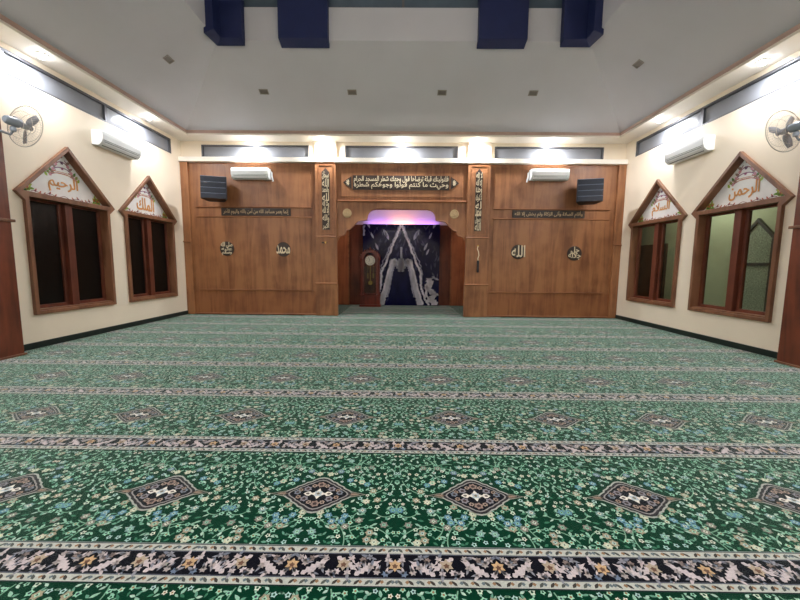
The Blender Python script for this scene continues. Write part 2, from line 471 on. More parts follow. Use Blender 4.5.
# back wall: cream band with three clerestories above the ledge, wood things below, niche opening in the middle
b = MB()
cz0, cz1 = 4.235, 4.555
CLB = [(-5.42, -2.54), (-1.57, 1.44), (2.41, 5.30)]
b.box(XL, XR, YB, YB + .18, cz1, ZTOP + .1)
b.box(XL, XR, YB, YB + .18, 4.0, cz0)
xs = [XL] + [v for p in CLB for v in p] + [XR]
for k in range(0, len(xs), 2): b.box(xs[k], xs[k + 1], YB, YB + .18, cz0, cz1)
b.box(XL, -1.9, YB, YB + .18, 0, 4.0); b.box(1.8, XR, YB, YB + .18, 0, 4.0); b.box(-1.9, 1.8, YB, YB + .18, 3.05, 4.0)
b.box(-2.36, -1.80, YB - .07, YB, 4.21, ZTOP); b.box(1.70, 2.30, YB - .07, YB, 4.21, ZTOP)
struct(b.build('wall_back', M['wall']))
b = MB(); b.box(XL, XR, YB - .13, YB, 4.09, 4.21)
struct(b.build('trim_1', M['soffit'], bevel=.008))
for k, (x0, x1) in enumerate(CLB):
    e = thing('window_%d' % (9 + k), ((x0 + x1) / 2, YB, cz0), '', ''); del e['label']; del e['category']; struct(e)
    mid = (x0 + x1) / 2 + (-.02, 0.0, 0.02)[k]
    f = MB()
    f.ring([(x0, cz0), (x1, cz0), (x1, cz1), (x0, cz1)], [(x0 + .04, cz0 + .02), (x1 - .04, cz0 + .02), (x1 - .04, cz1 - .03), (x0 + .04, cz1 - .03)], YB + .005, YB + .1, XYZ)
    f.prism([(mid - .012, cz0 + .02), (mid + .012, cz0 + .02), (mid + .012, cz1 - .03), (mid - .012, cz1 - .03)], YB + .03, YB + .09, XYZ)
    f.build('window_frame', M['alu'], e)
    for a, c in ((x0 + .04, mid - .012), (mid + .012, x1 - .04)):
        g = MB(); g.prism([(a, cz0 + .02), (c, cz0 + .02), (c, cz1 - .03), (a, cz1 - .03)], YB + .055, YB + .065, XYZ)
        g.build('pane', M['clere'], e)
b = MB(); b.box(XL, XR, YF - .18, YF, 0, ZTOP + .1)
struct(b.build('wall_front', M['wall']))

# soffit ring with upstand, red-brown strip, hipped ceiling and raised drum
XE0, XE1, YE0, YE1 = XL + SOF, XR - SOF, YF + SOF, YB - SOF
R = lambda x0, x1, y0, y1: [(x0, y0), (x1, y0), (x1, y1), (x0, y1)]
def XY(p, q, n): return (p, q, n)
b = MB(); b.ring(R(XL, XR, YF, YB), R(XE0, XE1, YE0, YE1), ZTOP, ZTOP + .045, XY)
struct(b.build('trim_2', M['soffit'], bevel=.006))
b = MB(); b.ring(R(XE0 - .05, XE1 + .05, YE0 - .05, YE1 + .05), R(XE0 + .012, XE1 - .012, YE0 + .012, YE1 - .012), ZTOP + .045, ZE + .05, XY)
struct(b.build('trim_3', M['redtrim']))
b = MB()
dx0, dx1, dy0, dy1 = XE0 + UD, XE1 - UD, YE0 + UD, YE1 - UD
zd = ZE + SL * UD; zf = 6.40; zt = 7.4
A = [(XE0 - .04, YE0 - .04, ZE), (XE1 + .04, YE0 - .04, ZE), (XE1 + .04, YE1 + .04, ZE), (XE0 - .04, YE1 + .04, ZE)]
B = [(dx0, dy0, zd), (dx1, dy0, zd), (dx1, dy1, zd), (dx0, dy1, zd)]
A2 = [(x, y, z + .12) for x, y, z in A]; B2 = [(x, y, z + .12) for x, y, z in B]
for k in range(4):
    j = (k + 1) % 4
    b.add([A[k], A[j], B[j], B[k], A2[k], A2[j], B2[j], B2[k]], [(0, 1, 2, 3), (7, 6, 5, 4), (0, 4, 5, 1), (3, 2, 6, 7)])
b.ring(R(dx0 - .12, dx1 + .12, dy0 - .12, dy1 + .12), R(dx0, dx1, dy0, dy1), zd + .12, zf, XY)
b.ring(R(dx0 - .32, dx1 + .32, dy0 - .32, dy1 + .32), R(dx0 - .2, dx1 + .2, dy0 - .2, dy1 + .2), zf - .05, zt, XY)
b.box(dx0 - .32, dx1 + .32, dy0 - .32, dy1 + .32, zt, zt + .1)
struct(b.build('ceiling', M['ceil']))
# the dark glazed strip of the drum, above its fascia
e = thing('window_12', ((dx0 + dx1) / 2, dy1, zf), '', ''); del e['label']; del e['category']; struct(e)
f = MB(); g = MB()
for k in range(5):
    x = dx0 + (dx1 - dx0) * k / 4
    f.box(x - .025, x + .025, dy1 + .08, dy1 + .14, zf, zt - .02)
f.box(dx0, dx1, dy1 + .07, dy1 + .15, zf, zf + .012)
f.build('window_frame', M['alu'], e)
g.box(dx0, dx1, dy1 + .1, dy1 + .112, zf, zt - .02); g.build('pane', M['drumglass'], e)

# navy blocks on the drum: two flat, two folded round the corners
def navy(poly, label, z0=5.705, z1=7.3):
    b = MB(); n = len(poly)
    # the foot follows the slope of the ceiling below it, so its back edge hangs lower
    xm = sum(p[0] for p in poly) / n; ym = sum(p[1] for p in poly) / n
    b.add([(x, y, z0 + dz) for x, y, dz in poly] + [(x, y, z1) for x, y, dz in poly],
          [list(range(n)), list(range(n, 2 * n))[::-1]] + [(i, (i + 1) % n, n + (i + 1) % n, n + i) for i in range(n)])
    o = b.build('navy_column', M['blue'], bevel=.006)
    tag(o, label, 'column', 'navy columns round the ceiling drum')
t = .14
for x0, x1, lab in ((-2.46, -1.50, 'wide navy blue block hanging on the ceiling drum, left of the middle'), (1.42, 2.36, 'wide navy blue block hanging on the ceiling drum, right of the middle')):
    navy([(x0, dy1 - t, .05), (x1, dy1 - t, .05), (x1, dy1 + .06, -.02), (x0, dy1 + .06, -.02)], lab)
la = .40
navy([(dx0 - .0, dy1, -.02), (dx0 - .04, dy1 - la, -.03), (dx0 + t, dy1 - la, .05), (dx0 + t, dy1 - t, .05), (-3.16, dy1 - t, .05), (-3.16, dy1, -.02)], 'navy blue block folded round the left corner of the ceiling drum')
navy([(dx1 + .0, dy1, -.02), (3.04, dy1, -.02), (3.04, dy1 - t, .05), (dx1 - t, dy1 - t, .05), (dx1 - t, dy1 - la, .05), (dx1 + .04, dy1 - la, -.03)], 'navy blue block folded round the right corner of the ceiling drum')

# ------------------------------------------------------------------ carpet
PER, MX, MX0, ROW0 = 1.075, .966, .46, 1.475        # row period, medallion spacing, phase
G0 = lin(2, 52, 34)
def carpet():
    rnd = random.Random(11)
    polys = []                                       # (layer, colour, pts) for one tile, u about the medallion, v about the border centre
    def put(layer, col, pts, mirror=True):
        polys.append((layer, col, pts))
        if mirror: polys.append((layer, col, [(-x, y) for x, y in pts][::-1]))
    H = MX / 2
    pale = [lin(160, 208, 182), lin(206, 220, 200), lin(222, 222, 206), lin(136, 194, 166), lin(174, 206, 200), lin(150, 204, 176)]
    acc = [lin(160, 150, 128), lin(96, 138, 160), lin(136, 130, 122), lin(196, 196, 172), lin(112, 128, 150), lin(128, 160, 156)]
    leafc = [lin(104, 154, 132), lin(146, 188, 166), lin(62, 118, 92), lin(176, 204, 188)]
    mc = .50                                         # medallion centre
    def inmed(x, y, g=0.0): return abs(x) / (.275 + g) + abs(y - mc) / (.165 + g) < 1
    # vines
    vines = []
    def vine(pts, w=.006):
        vines.append(pts)
        for q in ribbon(pts, w): put(1, lin(122, 166, 140), q)
    def arc(x0, y0, a0, turn, n, st):
        pts = [(x0, y0)]; a = a0
        for i in range(n):
            a += turn; x0 += st * math.cos(a); y0 += st * math.sin(a); pts.append((x0, y0))
        return [p for p in pts if .0 <= p[0] <= H and .105 < p[1] < PER - .105 and not inmed(*p)]
    for a in ((.03, .34, -1.2, .12, 14, .022), (.1, .30, -.3, -.13, 12, .024), (.28, .16, 2.6, -.16, 14, .02), (.46, .15, 1.9, .15, 12, .022), (.3, .5, .1, .12, 10, .022),
              (.03, .68, 1.2, -.12, 14, .022), (.1, .72, .3, .13, 12, .024), (.28, .9, -2.6, .16, 14, .02), (.46, .9, -1.9, -.15, 12, .022), (.2, .66, .6, .2, 14, .02), (.36, .36, -1.4, .25, 14, .016), (.4, .7, 1.5, -.25, 14, .016)):
        p = arc(*a)
        if len(p) > 2: vine(p)
    # flowers and leaves, no two too close
    pts = []
    tries = 0
    while len(pts) < 175 and tries < 9000:
        tries += 1
        x, y = rnd.uniform(.012, H - .008), rnd.uniform(.118, PER - .118)
        if inmed(x, y, .022): continue
        if any((x - a) ** 2 + (y - d) ** 2 < .0355 ** 2 for a, d in pts): continue
        pts.append((x, y))
    for k, (x, y) in enumerate(pts):
        kind = rnd.random(); a = rnd.uniform(0, 2 * PI)
        if kind < .46:                               # rosette
            r = rnd.uniform(.0125, .0185); c = rnd.choice(pale)
            put(3, c, xf(flower(r, 5), x, y, a)); put(4, rnd.choice([lin(40, 80, 60), lin(150, 110, 80), lin(60, 70, 80), lin(24, 78, 54)]), xf(flower(r * .42, 3, .9), x, y, a))
        elif kind < .60:                             # palmette
            c = rnd.choice(acc)
            put(3, c, xf(flower(.025, 6, .7), x, y, a)); put(4, rnd.choice(pale), xf(flower(.013, 4, .6), x, y, a)); put(5, lin(70, 60, 60), xf(flower(.005, 3, .9), x, y, a))
            for d in (-1, 1): put(2, rnd.choice(leafc), xf(leaf(.034, .008), x, y, a + d * 1.2))
        else:                                        # leaf spray
            c = rnd.choice(leafc)
            put(2, c, xf(leaf(rnd.uniform(.028, .042), rnd.uniform(.0055, .009)), x, y, a))
            if kind > .74: put(2, rnd.choice(leafc), xf(leaf(.028, .007), x, y, a + rnd.uniform(1.3, 2.4)))
        # little stalks
        if kind < .5:
            put(2, rnd.choice(leafc), xf(leaf(.026, .0055), x + .016 * math.cos(a + 1), y + .016 * math.sin(a + 1), a + 1.2))
    # medallion: scalloped diamond, tails, inner flowers
    def dia(rx, ry, sc, n=44):
        o = []
        for i in range(n):
            a = 2 * PI * i / n
            ca, sa = math.cos(a), math.sin(a)
            r = 1 / (abs(ca) ** 1.1 + abs(sa) ** 1.1) ** .909 * (1 + sc * abs(math.sin(a * 8)))
            o.append((rx * r * ca, mc + ry * r * sa))
        return o
    for sg in (1,):
        tail = [(.17, mc - .028), (.2, mc - .02), (.285, mc), (.2, mc + .02), (.17, mc + .028)]
        put(2, lin(150, 150, 136), [(x, mc + (y - mc) * 1.35) if x < .28 else (x + .012, y) for x, y in tail]); put(3, lin(40, 42, 46), tail)
        put(4, lin(150, 128, 112), xf(leaf(.07, .011), .185, mc, 0))
    put(3, lin(168, 172, 164), dia(.215, .166, .07), False)
    put(4, lin(52, 48, 52), dia(.202, .154, .07), False)
    put(5, lin(150, 146, 144), dia(.186, .138, .05), False)
    put(6, lin(18, 18, 28), dia(.176, .129, .05), False)
    for x, y, r, c in ((0, .088, .03, lin(150, 128, 118)), (0, -.088, .03, lin(150, 128, 118)), (.075, .045, .027, lin(136, 132, 140)), (.075, -.045, .027, lin(136, 132, 140)),
                       (.13, 0.012, .024, lin(118, 126, 140)), (.04, .075, .018, lin(170, 150, 136)), (.04, -.075, .018, lin(170, 150, 136)), (.115, -.03, .018, lin(160, 136, 120)), (.115, .034, .016, lin(160, 136, 120))):
        put(7, c, xf(flower(r, 6, .72), x, mc + y, .3), x != 0); put(8, lin(70, 56, 56), xf(flower(r * .5, 5, .7), x, mc + y, .3), x != 0)
    put(8, lin(228, 224, 214), xf(flower(.05, 4, .5), 0, mc, 0), False)
    put(8, lin(228, 224, 214), xf(leaf(.055, .022), .035, mc, 0)); put(9, lin(110, 100, 96), xf(leaf(.026, .01), .052, mc, 0))
    put(9, lin(180, 190, 196), xf(flower(.032, 4, .6), 0, mc, PI / 4), False); put(10, lin(120, 112, 92), xf(flower(.012, 4, .7), 0, mc, 0), False)
    # thin seam-like twin line above the medallions
    for vv in (.71, .722):
        put(1, lin(20, 64, 46), [(0, vv), (H, vv), (H, vv + .005), (0, vv + .005)])
    # ---- border band centred on v = 0, half height .105
    W0 = lin(186, 188, 180); NV = lin(14, 14, 24)
    put(6, lin(30, 30, 40), [(0, -.108), (H, -.108), (H, .108), (0, .108)])
    for sg in (-1, 1):
        a, d = sorted((sg * .104, sg * .068))
        put(7, W0, [(0, a), (H, a), (H, d), (0, d)])
        a, d = sorted((sg * .0665, sg * .062)); put(7, lin(96, 100, 112), [(0, a), (H, a), (H, d), (0, d)])
        a, d = sorted((sg * .113, sg * .108)); put(7, lin(120, 130, 130) if sg > 0 else lin(18, 50, 40), [(0, a), (H, a), (H, d), (0, d)])
        n = 10
        for i in range(n):
            x = (i + .5) * H / n; z = sg * .086
            put(8, lin(84, 88, 84) if i % 2 else lin(66, 60, 56), xf(leaf(.036, .0075), x - .013, z - .013, .8 + (0 if sg > 0 else 0)), True)
            put(8, [lin(146, 112, 84), lin(100, 112, 118)][i % 2], xf(flower(.010, 4, .7), x + .016, z + .002, 0), True)
    put(7, NV, [(0, -.0615), (H, -.0615), (H, .0615), (0, .0615)])
    pk = lin(198, 186, 188); gy = lin(142, 142, 152); bg = lin(196, 164, 126)
    def big(x, y, a, s):                              # serrated long leaf
        o = []
        n = 11
        up = [(i / n * .17, (.030 if i % 2 else .014) * math.sin(PI * (i + .6) / (n + 1)) ** .5) for i in range(n)] + [(.185, 0)]
        o = up + [(p, -q * .8) for p, q in up[::-1][1:]]
        return xf(o, x, y, a, s)
    put(9, pk, big(.055, -.05, .62, .78)); put(9, pk, big(.205, .045, -.62 + 0, .72)); put(9, pk, big(.30, -.052, .6, .78)); put(9, pk, big(.44, .045, -.7, .3))
    for x, y, r, c in ((0, .0, .034, bg), (.2415, .005, .036, lin(176, 160, 140)), (H, 0, .034, bg)):
        m_ = 0 < x < H
        put(10, c, xf(flower(r, 6, .6), x, y, PI / 2), m_); put(11, lin(110, 80, 66), xf(flower(r * .45, 5, .6), x, y - .004, PI / 2), m_)
    for x, y in ((.03, -.045), (.03, .04), (.085, .035), (.1, -.04), (.15, .04), (.18, -.04), (.215, -.035), (.265, -.04), (.275, .04), (.33, .03), (.36, .045), (.4, -.035), (.44, -.045), (.45, .03), (.14, -.01), (.37, -.01), (.06, 0.01), (.31, -.0)):
        put(10, rnd.choice([gy, lin(106, 120, 142), lin(170, 160, 158), lin(130, 116, 112), pk]), xf(flower(.019, 6, .6), x, y, rnd.uniform(0, 6)))
        put(10, rnd.choice([gy, lin(120, 126, 140), pk]), xf(leaf(.045, .008), x, y, rnd.uniform(0, 6)))
        put(10, rnd.choice([gy, pk]), xf(leaf(.04, .006), x, y, rnd.uniform(0, 6)))

    # ---- replicate
    tv, sizes, cols = [], [], []
    for lay, c, p in polys:
        for x, y in p: tv.append((x, y, -.004 + lay * .00033))
        sizes.append(len(p)); cols.append(c)
    tv = np.array(tv); sizes = np.array(sizes); cols = np.array(cols)
    V, Sz, C = [], [], []
    def tile(cx, cy, x0, x1, y0, y1):
        v = tv + np.array([cx, cy, 0]); v[:, 0] = np.clip(v[:, 0], x0, x1); v[:, 1] = np.clip(v[:, 1], y0, y1)
        ends = np.cumsum(sizes); st = ends - sizes
        mn = np.minimum.reduceat(v, st, axis=0); mx = np.maximum.reduceat(v, st, axis=0)
        keep = ((mx - mn)[:, 0] > 1e-4) & ((mx - mn)[:, 1] > 1e-4)
        vm = np.repeat(keep, sizes)
        V.append(v[vm]); Sz.append(sizes[keep]); C.append(cols[keep])
    xa, xb = XL + .022, XR - .022
    for j in range(-2, 10):
        cy = ROW0 + j * PER
        if j < -1: continue
        for i in range(-7, 7):
            cx = MX0 + i * MX
            if cx + H < xa or cx - H > xb: continue
            if cy - .12 < 9.38: tile(cx, cy, xa, xb, -1.2, 9.38)
            if cy + PER > 9.38 and abs(cx) < 2.3: tile(cx, cy, -1.77, 1.67, 9.38, 12.0)
    base = [[(xa, YF + .02), (xb, YF + .02), (xb, 9.38), (xa, 9.38)], [(-1.77, 9.38), (1.67, 9.38), (1.67, 12.0), (-1.77, 12.0)], [(-2.7, 9.72), (-1.77, 9.72), (-1.77, 12.0), (-2.7, 12.0)], [(1.67, 9.72), (2.7, 9.72), (2.7, 12.0), (1.67, 12.0)]]
    bv, bs = [], []
    for q in base:
        bv += [(x, y, -.0045) for x, y in q]; bs.append(4)
        bv += [(x, y, -.019) for x, y in q][::-1]; bs.append(4)
    V.append(np.array(bv)); Sz.append(np.array(bs)); C.append(np.array([G0] * len(bs)))
    V = np.concatenate(V); Sz = np.concatenate(Sz); C = np.concatenate(C)
    me = bpy.data.meshes.new('prayer_carpet')
    nv, nf = len(V), len(Sz)
    me.vertices.add(nv); me.vertices.foreach_set('co', V.astype(np.float32).ravel())
    me.loops.add(nv); me.loops.foreach_set('vertex_index', np.arange(nv, dtype=np.int32))
    me.polygons.add(nf)
    st = np.cumsum(Sz) - Sz
    me.polygons.foreach_set('loop_start', st.astype(np.int32)); me.polygons.foreach_set('loop_total', Sz.astype(np.int32))
    me.update(calc_edges=True)
    at = me.attributes.new('Col', 'FLOAT_COLOR', 'FACE'); at.data.foreach_set('color', C.astype(np.float32).ravel())
    me.materials.append(M['carpet'])
    o = bpy.data.objects.new('prayer_carpet', me); COL.objects.link(o)
    tag(o, 'green floral prayer carpet with medallion rows and dark bands, covering the whole floor', 'carpet')
    print('carpet polys', nf, 'verts', nv)
carpet()

# ------------------------------------------------------------------ wood panelling on the back wall
YP = YB - .02                                       # face of the panelling
def hmould(b, x0, x1, z, y, h=.035, d=.035): 
    b.prism([(0, -h / 2), (d * .6, -h / 2), (d, -h * .1), (d, h * .2), (d * .5, h / 2), (0, h / 2)], x0, x1, lambda p, q, n: (n, y - p, z + q))
def wall_panel(x0, x1, outer, label, text, tx0, tx1):
    e = thing('wooden_wall_panel', ((x0 + x1) / 2, YB, 0), label, 'panelling', 'panelling on the back wall')
    b = MB()
    b.box(x0, x1, YP, YB - .001, 0, 4.088)
    b.build('field_panel', M['wood'], e)
    lo, hi = (x0, x0 + .2) if outer == 'left' else (x1 - .2, x1)
    b = MB(); b.box(lo, hi, YP - .07, YP, 0, 4.088); b.build('end_post', M['wood'], e, bevel=.008)
    b = MB(); hmould(b, lo - .0 if outer == 'left' else lo - .02, hi + .02 if outer == 'left' else hi, 1.99, YP - .07, .04, .03); b.build('post_moulding', M['woodh'], e)
    fx0, fx1 = (x0 + .37, x1 - .13) if outer == 'left' else (x0 + .13, x1 - .37)
    b = MB(); b.box(fx0, fx1, YP - .018, YP, 2.94, 4.0); b.build('upper_panel', M['wood'], e, bevel=.006)
    b = MB(); b.box(fx0, fx1, YP - .018, YP, .70, 2.65); b.build('middle_panel', M['wood'], e, bevel=.006)
    b = MB(); b.box(x0 if outer != 'left' else hi, x1 if outer != 'right' else lo, YP - .012, YP, .03, .66); b.build('dado_panel', M['wooddark'], e, bevel=.006)
    for z in (2.925, 2.665, .68):
        b = MB(); hmould(b, fx0 - .02, fx1 + .02, z, YP - .004); b.build('moulding', M['woodh'], e)
    b = MB(); hmould(b, x0, x1, .02, YP - .004, .04, .03); b.build('skirting', M['woodh'], e)
    # calligraphy strip
    p = thing('calligraphy_plaque', ((tx0 + tx1) / 2, YP, 2.80), 'long narrow dark plaque of pale lettering between mouldings, %s wall panel' % ('left' if outer == 'left' else 'right'), 'plaque', 'long narrow calligraphy plaques')
    b = MB(); b.box(tx0, tx1, YP - .022, YP - .001, 2.70, 2.90); b.build('backboard', M['board'], p)
    b = MB(); letters(b, text, tx0 + .06, tx1 - .06, 2.715, 2.885, YP - .03, YP - .022, lambda a, q, n: (a, n, q), bold=.006); b.build('lettering', M['ivorydim'], p)
    return e
wall_panel(XL + .001, -2.365, 'left', 'tall teak wall panel left of the arched niche, behind the left speaker', 'إنما يعمر مساجد الله من آمن بالله واليوم الآخر', -4.93, -3.05)
wall_panel(2.302, XR - .001, 'right', 'tall teak wall panel right of the arched niche, behind the right speaker', 'وأقام الصلاة وآتى الزكاة ولم يخش إلا الله', 2.935, 4.873)

def roundel(x, z, label, lines, r=.195):
    e = thing('calligraphy_roundel', (x, YP - .018, z), label, 'roundel', 'round calligraphy plaques')
    b = MB(); b.lathe([(r * .97, 0), (r, .01), (r, .016), (r * .95, .022)], Matrix.Translation((x, YP - .019, z)) @ Matrix.Rotation(PI / 2, 4, 'X'), 40)
    b.build('disc', M['board'], e)
    b = MB()
    for s, a0, a1, q0, q1 in lines:
        letters(b, s, x + r * a0, x + r * a1, z + r * q0, z + r * q1, YP - .052, YP - .036, lambda a, q, n: (a, n, q), bold=.012)
    b.build('lettering', M['letter'], e)
roundel(-4.81, 1.806, 'round dark plaque with three stacked lines of ivory script, leftmost of four roundels', [('صلى الله', -.8, .8, .12, .92), ('عليه', -.75, .75, -.35, .25), ('وسلم', -.7, .7, -.9, -.25)])
roundel(-3.267, 1.80, 'round dark plaque with a bold ivory word, nearest the arch on the left panel', [('محمد', -.95, .95, -.62, .62)])
roundel(3.128, 1.788, 'round dark plaque with tall upright ivory strokes, nearest the arch on the right panel', [('الله', -.92, .95, -.72, .9)])
roundel(4.654, 1.761, 'round dark plaque filled with dense fine ivory script, rightmost of four roundels', [('جل', -.55, .6, -.1, .92), ('جلاله', -.85, .85, -.85, .25)])

# columns flanking the niche
def column(x0, x1, label, words, tx0, tx1, lab2):
    e = thing('wooden_column', ((x0 + x1) / 2, YP, 0), label, 'column', 'columns beside the arched niche')
    y = YP - .09
    b = MB(); b.box(x0, x1, y, YB - .001, .0, 4.088); b.build('shaft', M['wood'], e, bevel=.01)
    b = MB(); b.box(x0 - .015, x1 + .015, y - .03, YB - .001, 0, .87); b.build('base_block', M['wood'], e, bevel=.008)
    b = MB(); hmould(b, x0 - .03, x1 + .03, .885, y - .01, .045, .04); b.build('moulding', M['woodh'], e)
    b = MB(); b.ring([(x0 + .08, 2.22), (x1 - .08, 2.22), (x1 - .08, 4.03), (x0 + .08, 4.03)], [(x0 + .105, 2.245), (x1 - .105, 2.245), (x1 - .105, 4.005), (x0 + .105, 4.005)], y - .012, y, XYZ)
    b.build('panel_frame', M['woodh'], e)
    b = MB(); hmould(b, x0, x1, 2.15, y, .035, .02); b.build('moulding', M['woodh'], e)
    p = thing('calligraphy_plaque', ((tx0 + tx1) / 2, y, 3.1), lab2, 'plaque', 'upright calligraphy plaques')
    b = MB(); c = (tx0 + tx1) / 2
    b.prism([(tx0, 2.33), (tx1, 2.33), (tx1, 3.84), (c + .05, 3.88), (c, 3.95), (c - .05, 3.88), (tx0, 3.84)], y - .02, y - .001, XYZ); b.build('backboard', M['board'], p)
    b = MB(); n = len(words); z0, z1 = 2.35, 3.84; h = (z1 - z0) / n
    for k, w in enumerate(words):
        zz = z1 - h * (k + 1)
        letters(b, w, tx0 + .012, tx1 - .012, zz - .01, zz + h * 1.06, y - .03, y - .02, lambda a, q, n_: (a, n_, q), bold=.012)
    b.build('lettering', M['letter'], p)
    return y
ycol = column(-2.36, -1.80, 'teak column with carved calligraphy strip, left of the arched niche', ['سبحان', 'الله', 'والحمد', 'لله', 'ولا إله', 'إلا الله', 'والله', 'أكبر'], -2.175, -1.975, 'upright dark plaque of ivory script on the left column')
column(1.70, 2.297, 'teak column with carved calligraphy strip, right of the arched niche', ['لا إله', 'إلا الله', 'وحده', 'لا شريك', 'له', 'محمد', 'رسول', 'الله'], 1.905, 2.085, 'upright dark plaque of ivory script on the right column')

# mihrab header and lobed arch board
AX0, AX1 = -1.799, 1.699
e = thing('mihrab_arch', (-.05, YP, 3.3), 'lobed teak arch board and header spanning the niche between the two columns', 'arch')
b = MB(); b.box(AX0, AX1, YP, YB - .001, 3.10, 4.088); b.build('header_board', M['wood'], e)
b = MB(); b.box(AX0 + .12, AX1 - .12, YP - .015, YP, 3.22, 3.98); b.build('header_panel', M['wood'], e, bevel=.006)
b = MB(); hmould(b, AX0, AX1, 3.10, YP - .01, .06, .06); b.build('ledge_moulding', M['woodh'], e)
cx = -.05
half = [(1.75, 2.02), (1.70, 2.10), (1.66, 2.17), (1.60, 2.18), (1.54, 2.20), (1.50, 2.26), (1.49, 2.33), (1.43, 2.33), (1.36, 2.37), (1.28, 2.45), (1.22, 2.53), (1.17, 2.57), (1.09, 2.58), (1.0, 2.585), (.93, 2.60), (.92, 2.67), (.90, 2.75), (.85, 2.82), (.78, 2.865), (.70, 2.885)]
lowl = [(max(cx - p, AX0), q) for p, q in half]; lowr = [(min(cx + p, AX1), q) for p, q in half[::-1]]
# board made of vertical strips so that every face stays convex
b = MB()
arch = lowl + lowr
arch = [(AX0, 2.02)] + [q for q in arch if AX0 < q[0] < AX1] + [(AX1, 2.02)]
for (p0, q0), (p1, q1) in zip(arch[:-1], arch[1:]):
    if abs(p1 - p0) < 1e-5: continue
    b.prism([(p0, q0), (p1, q1), (p1, 3.075), (p0, 3.075)], YP - .03, YB - .001, XYZ)
ab = b.build('arch_board', M['wood'], e)
# raised edge bead following the lobes
b = MB(); b.tube([(p, YP - .03, q + .012) for p, q in arch], .013, 6); b.build('edge_bead', M['woodh'], e)
for x, z in ((-1.516, 2.783), (1.37, 2.779)):
    b = MB(); Mx = Matrix.Translation((x, YP - .03, z)) @ Matrix.Rotation(PI / 2, 4, 'X')
    b.lathe([(.12, 0), (.12, .012), (.10, .018), (.09, .012)], Mx, 28); b.lathe([(.098, 0), (.098, .011), (.0, .0112)], Mx, 28, 1); b.lathe([(.03, .011), (.025, .03), (.0, .032)], Mx, 16)
    for k in range(8):
        a = k * PI / 4
        b.prism(xf(leaf(.075, .02), x + .012 * math.cos(a), z + .012 * math.sin(a), a), YP - .052, YP - .04, XYZ)
    b.build('rosette', [M['ivorydim'], M['frame']], e)
p = thing('calligraphy_plaque', (-.07, YP, 3.59), 'wide dark plaque with pointed ends and dense ivory script above the arch', 'plaque')
b = MB(); b.box(-1.36, 1.22, YP - .035, YP - .014, 3.405, 3.775)
b.prism([(-1.40, 3.43), (-1.40, 3.75), (-1.50, 3.69), (-1.62, 3.59), (-1.50, 3.49)], YP - .03, YP - .014, XYZ)
b.prism([(1.26, 3.43), (1.36, 3.49), (1.48, 3.59), (1.36, 3.69), (1.26, 3.75)], YP - .03, YP - .014, XYZ); b.build('backboard', M['board'], p)
b = MB()
letters(b, 'فلنولينك قبلة ترضاها فول وجهك شطر المسجد الحرام', -1.33, 1.19, 3.56, 3.765, YP - .047, YP - .035, lambda a, q, n: (a, n, q), bold=.01)
letters(b, 'وحيث ما كنتم فولوا وجوهكم شطره', -1.33, 1.19, 3.415, 3.61, YP - .047, YP - .035, lambda a, q, n: (a, n, q), bold=.01)
for sg, x in ((-1, -1.46), (1, 1.32)):
    for k in range(5):
        b.prism(xf(leaf(.09, .018), x, 3.59, PI / 2 * (1 - sg) + (k - 2) * .6), YP - .04, YP - .03, XYZ)
b.build('lettering', M['letter'], p)

# ------------------------------------------------------------------ niche
NY = 12.25
b = MB(); b.box(-2.85, 2.85, NY, NY + .15, 0, 4.0); struct(b.build('wall_niche_back', M['plaster']))
b = MB(); b.box(-2.85, -2.7, YB + .18, NY, 0, 4.0); struct(b.build('wall_niche_left', M['nichewood']))
b = MB(); b.box(2.7, 2.85, YB + .18, NY, 0, 4.0); struct(b.build('wall_niche_right', M['nichewood']))
b = MB(); b.box(-2.85, 2.85, YB + .18, NY + .15, 3.75, 3.9); struct(b.build('ceiling_niche', M['plaster']))
for x0, x1, x2, x3, lab in ((-2.69, -1.885, -1.885, -1.30, 'left'), (1.67, 2.69, 1.2, 1.67, 'right')):
    e = thing('niche_panel', ((x0 + x1) / 2, 12.1, 0), 'reddish teak panelling at the back of the niche, %s of the marble slab' % lab, 'panelling', 'panels beside the marble slab')
    b = MB(); b.box(x0, x1, 12.0, NY - .001, 0, 2.95); b.build('front_panel', M['nichewood'], e, bevel=.01)
    b = MB(); b.box(x2, x3, 12.14, NY - .001, 0, 2.79); b.build('recessed_panel', M['pillar'], e)
    xe = x1 if lab == 'left' else x0
    b = MB(); b.box(xe - .02, xe + .02, 11.98, 12.0, 0, 2.95); b.build('edge_strip', M['woodh'], e)


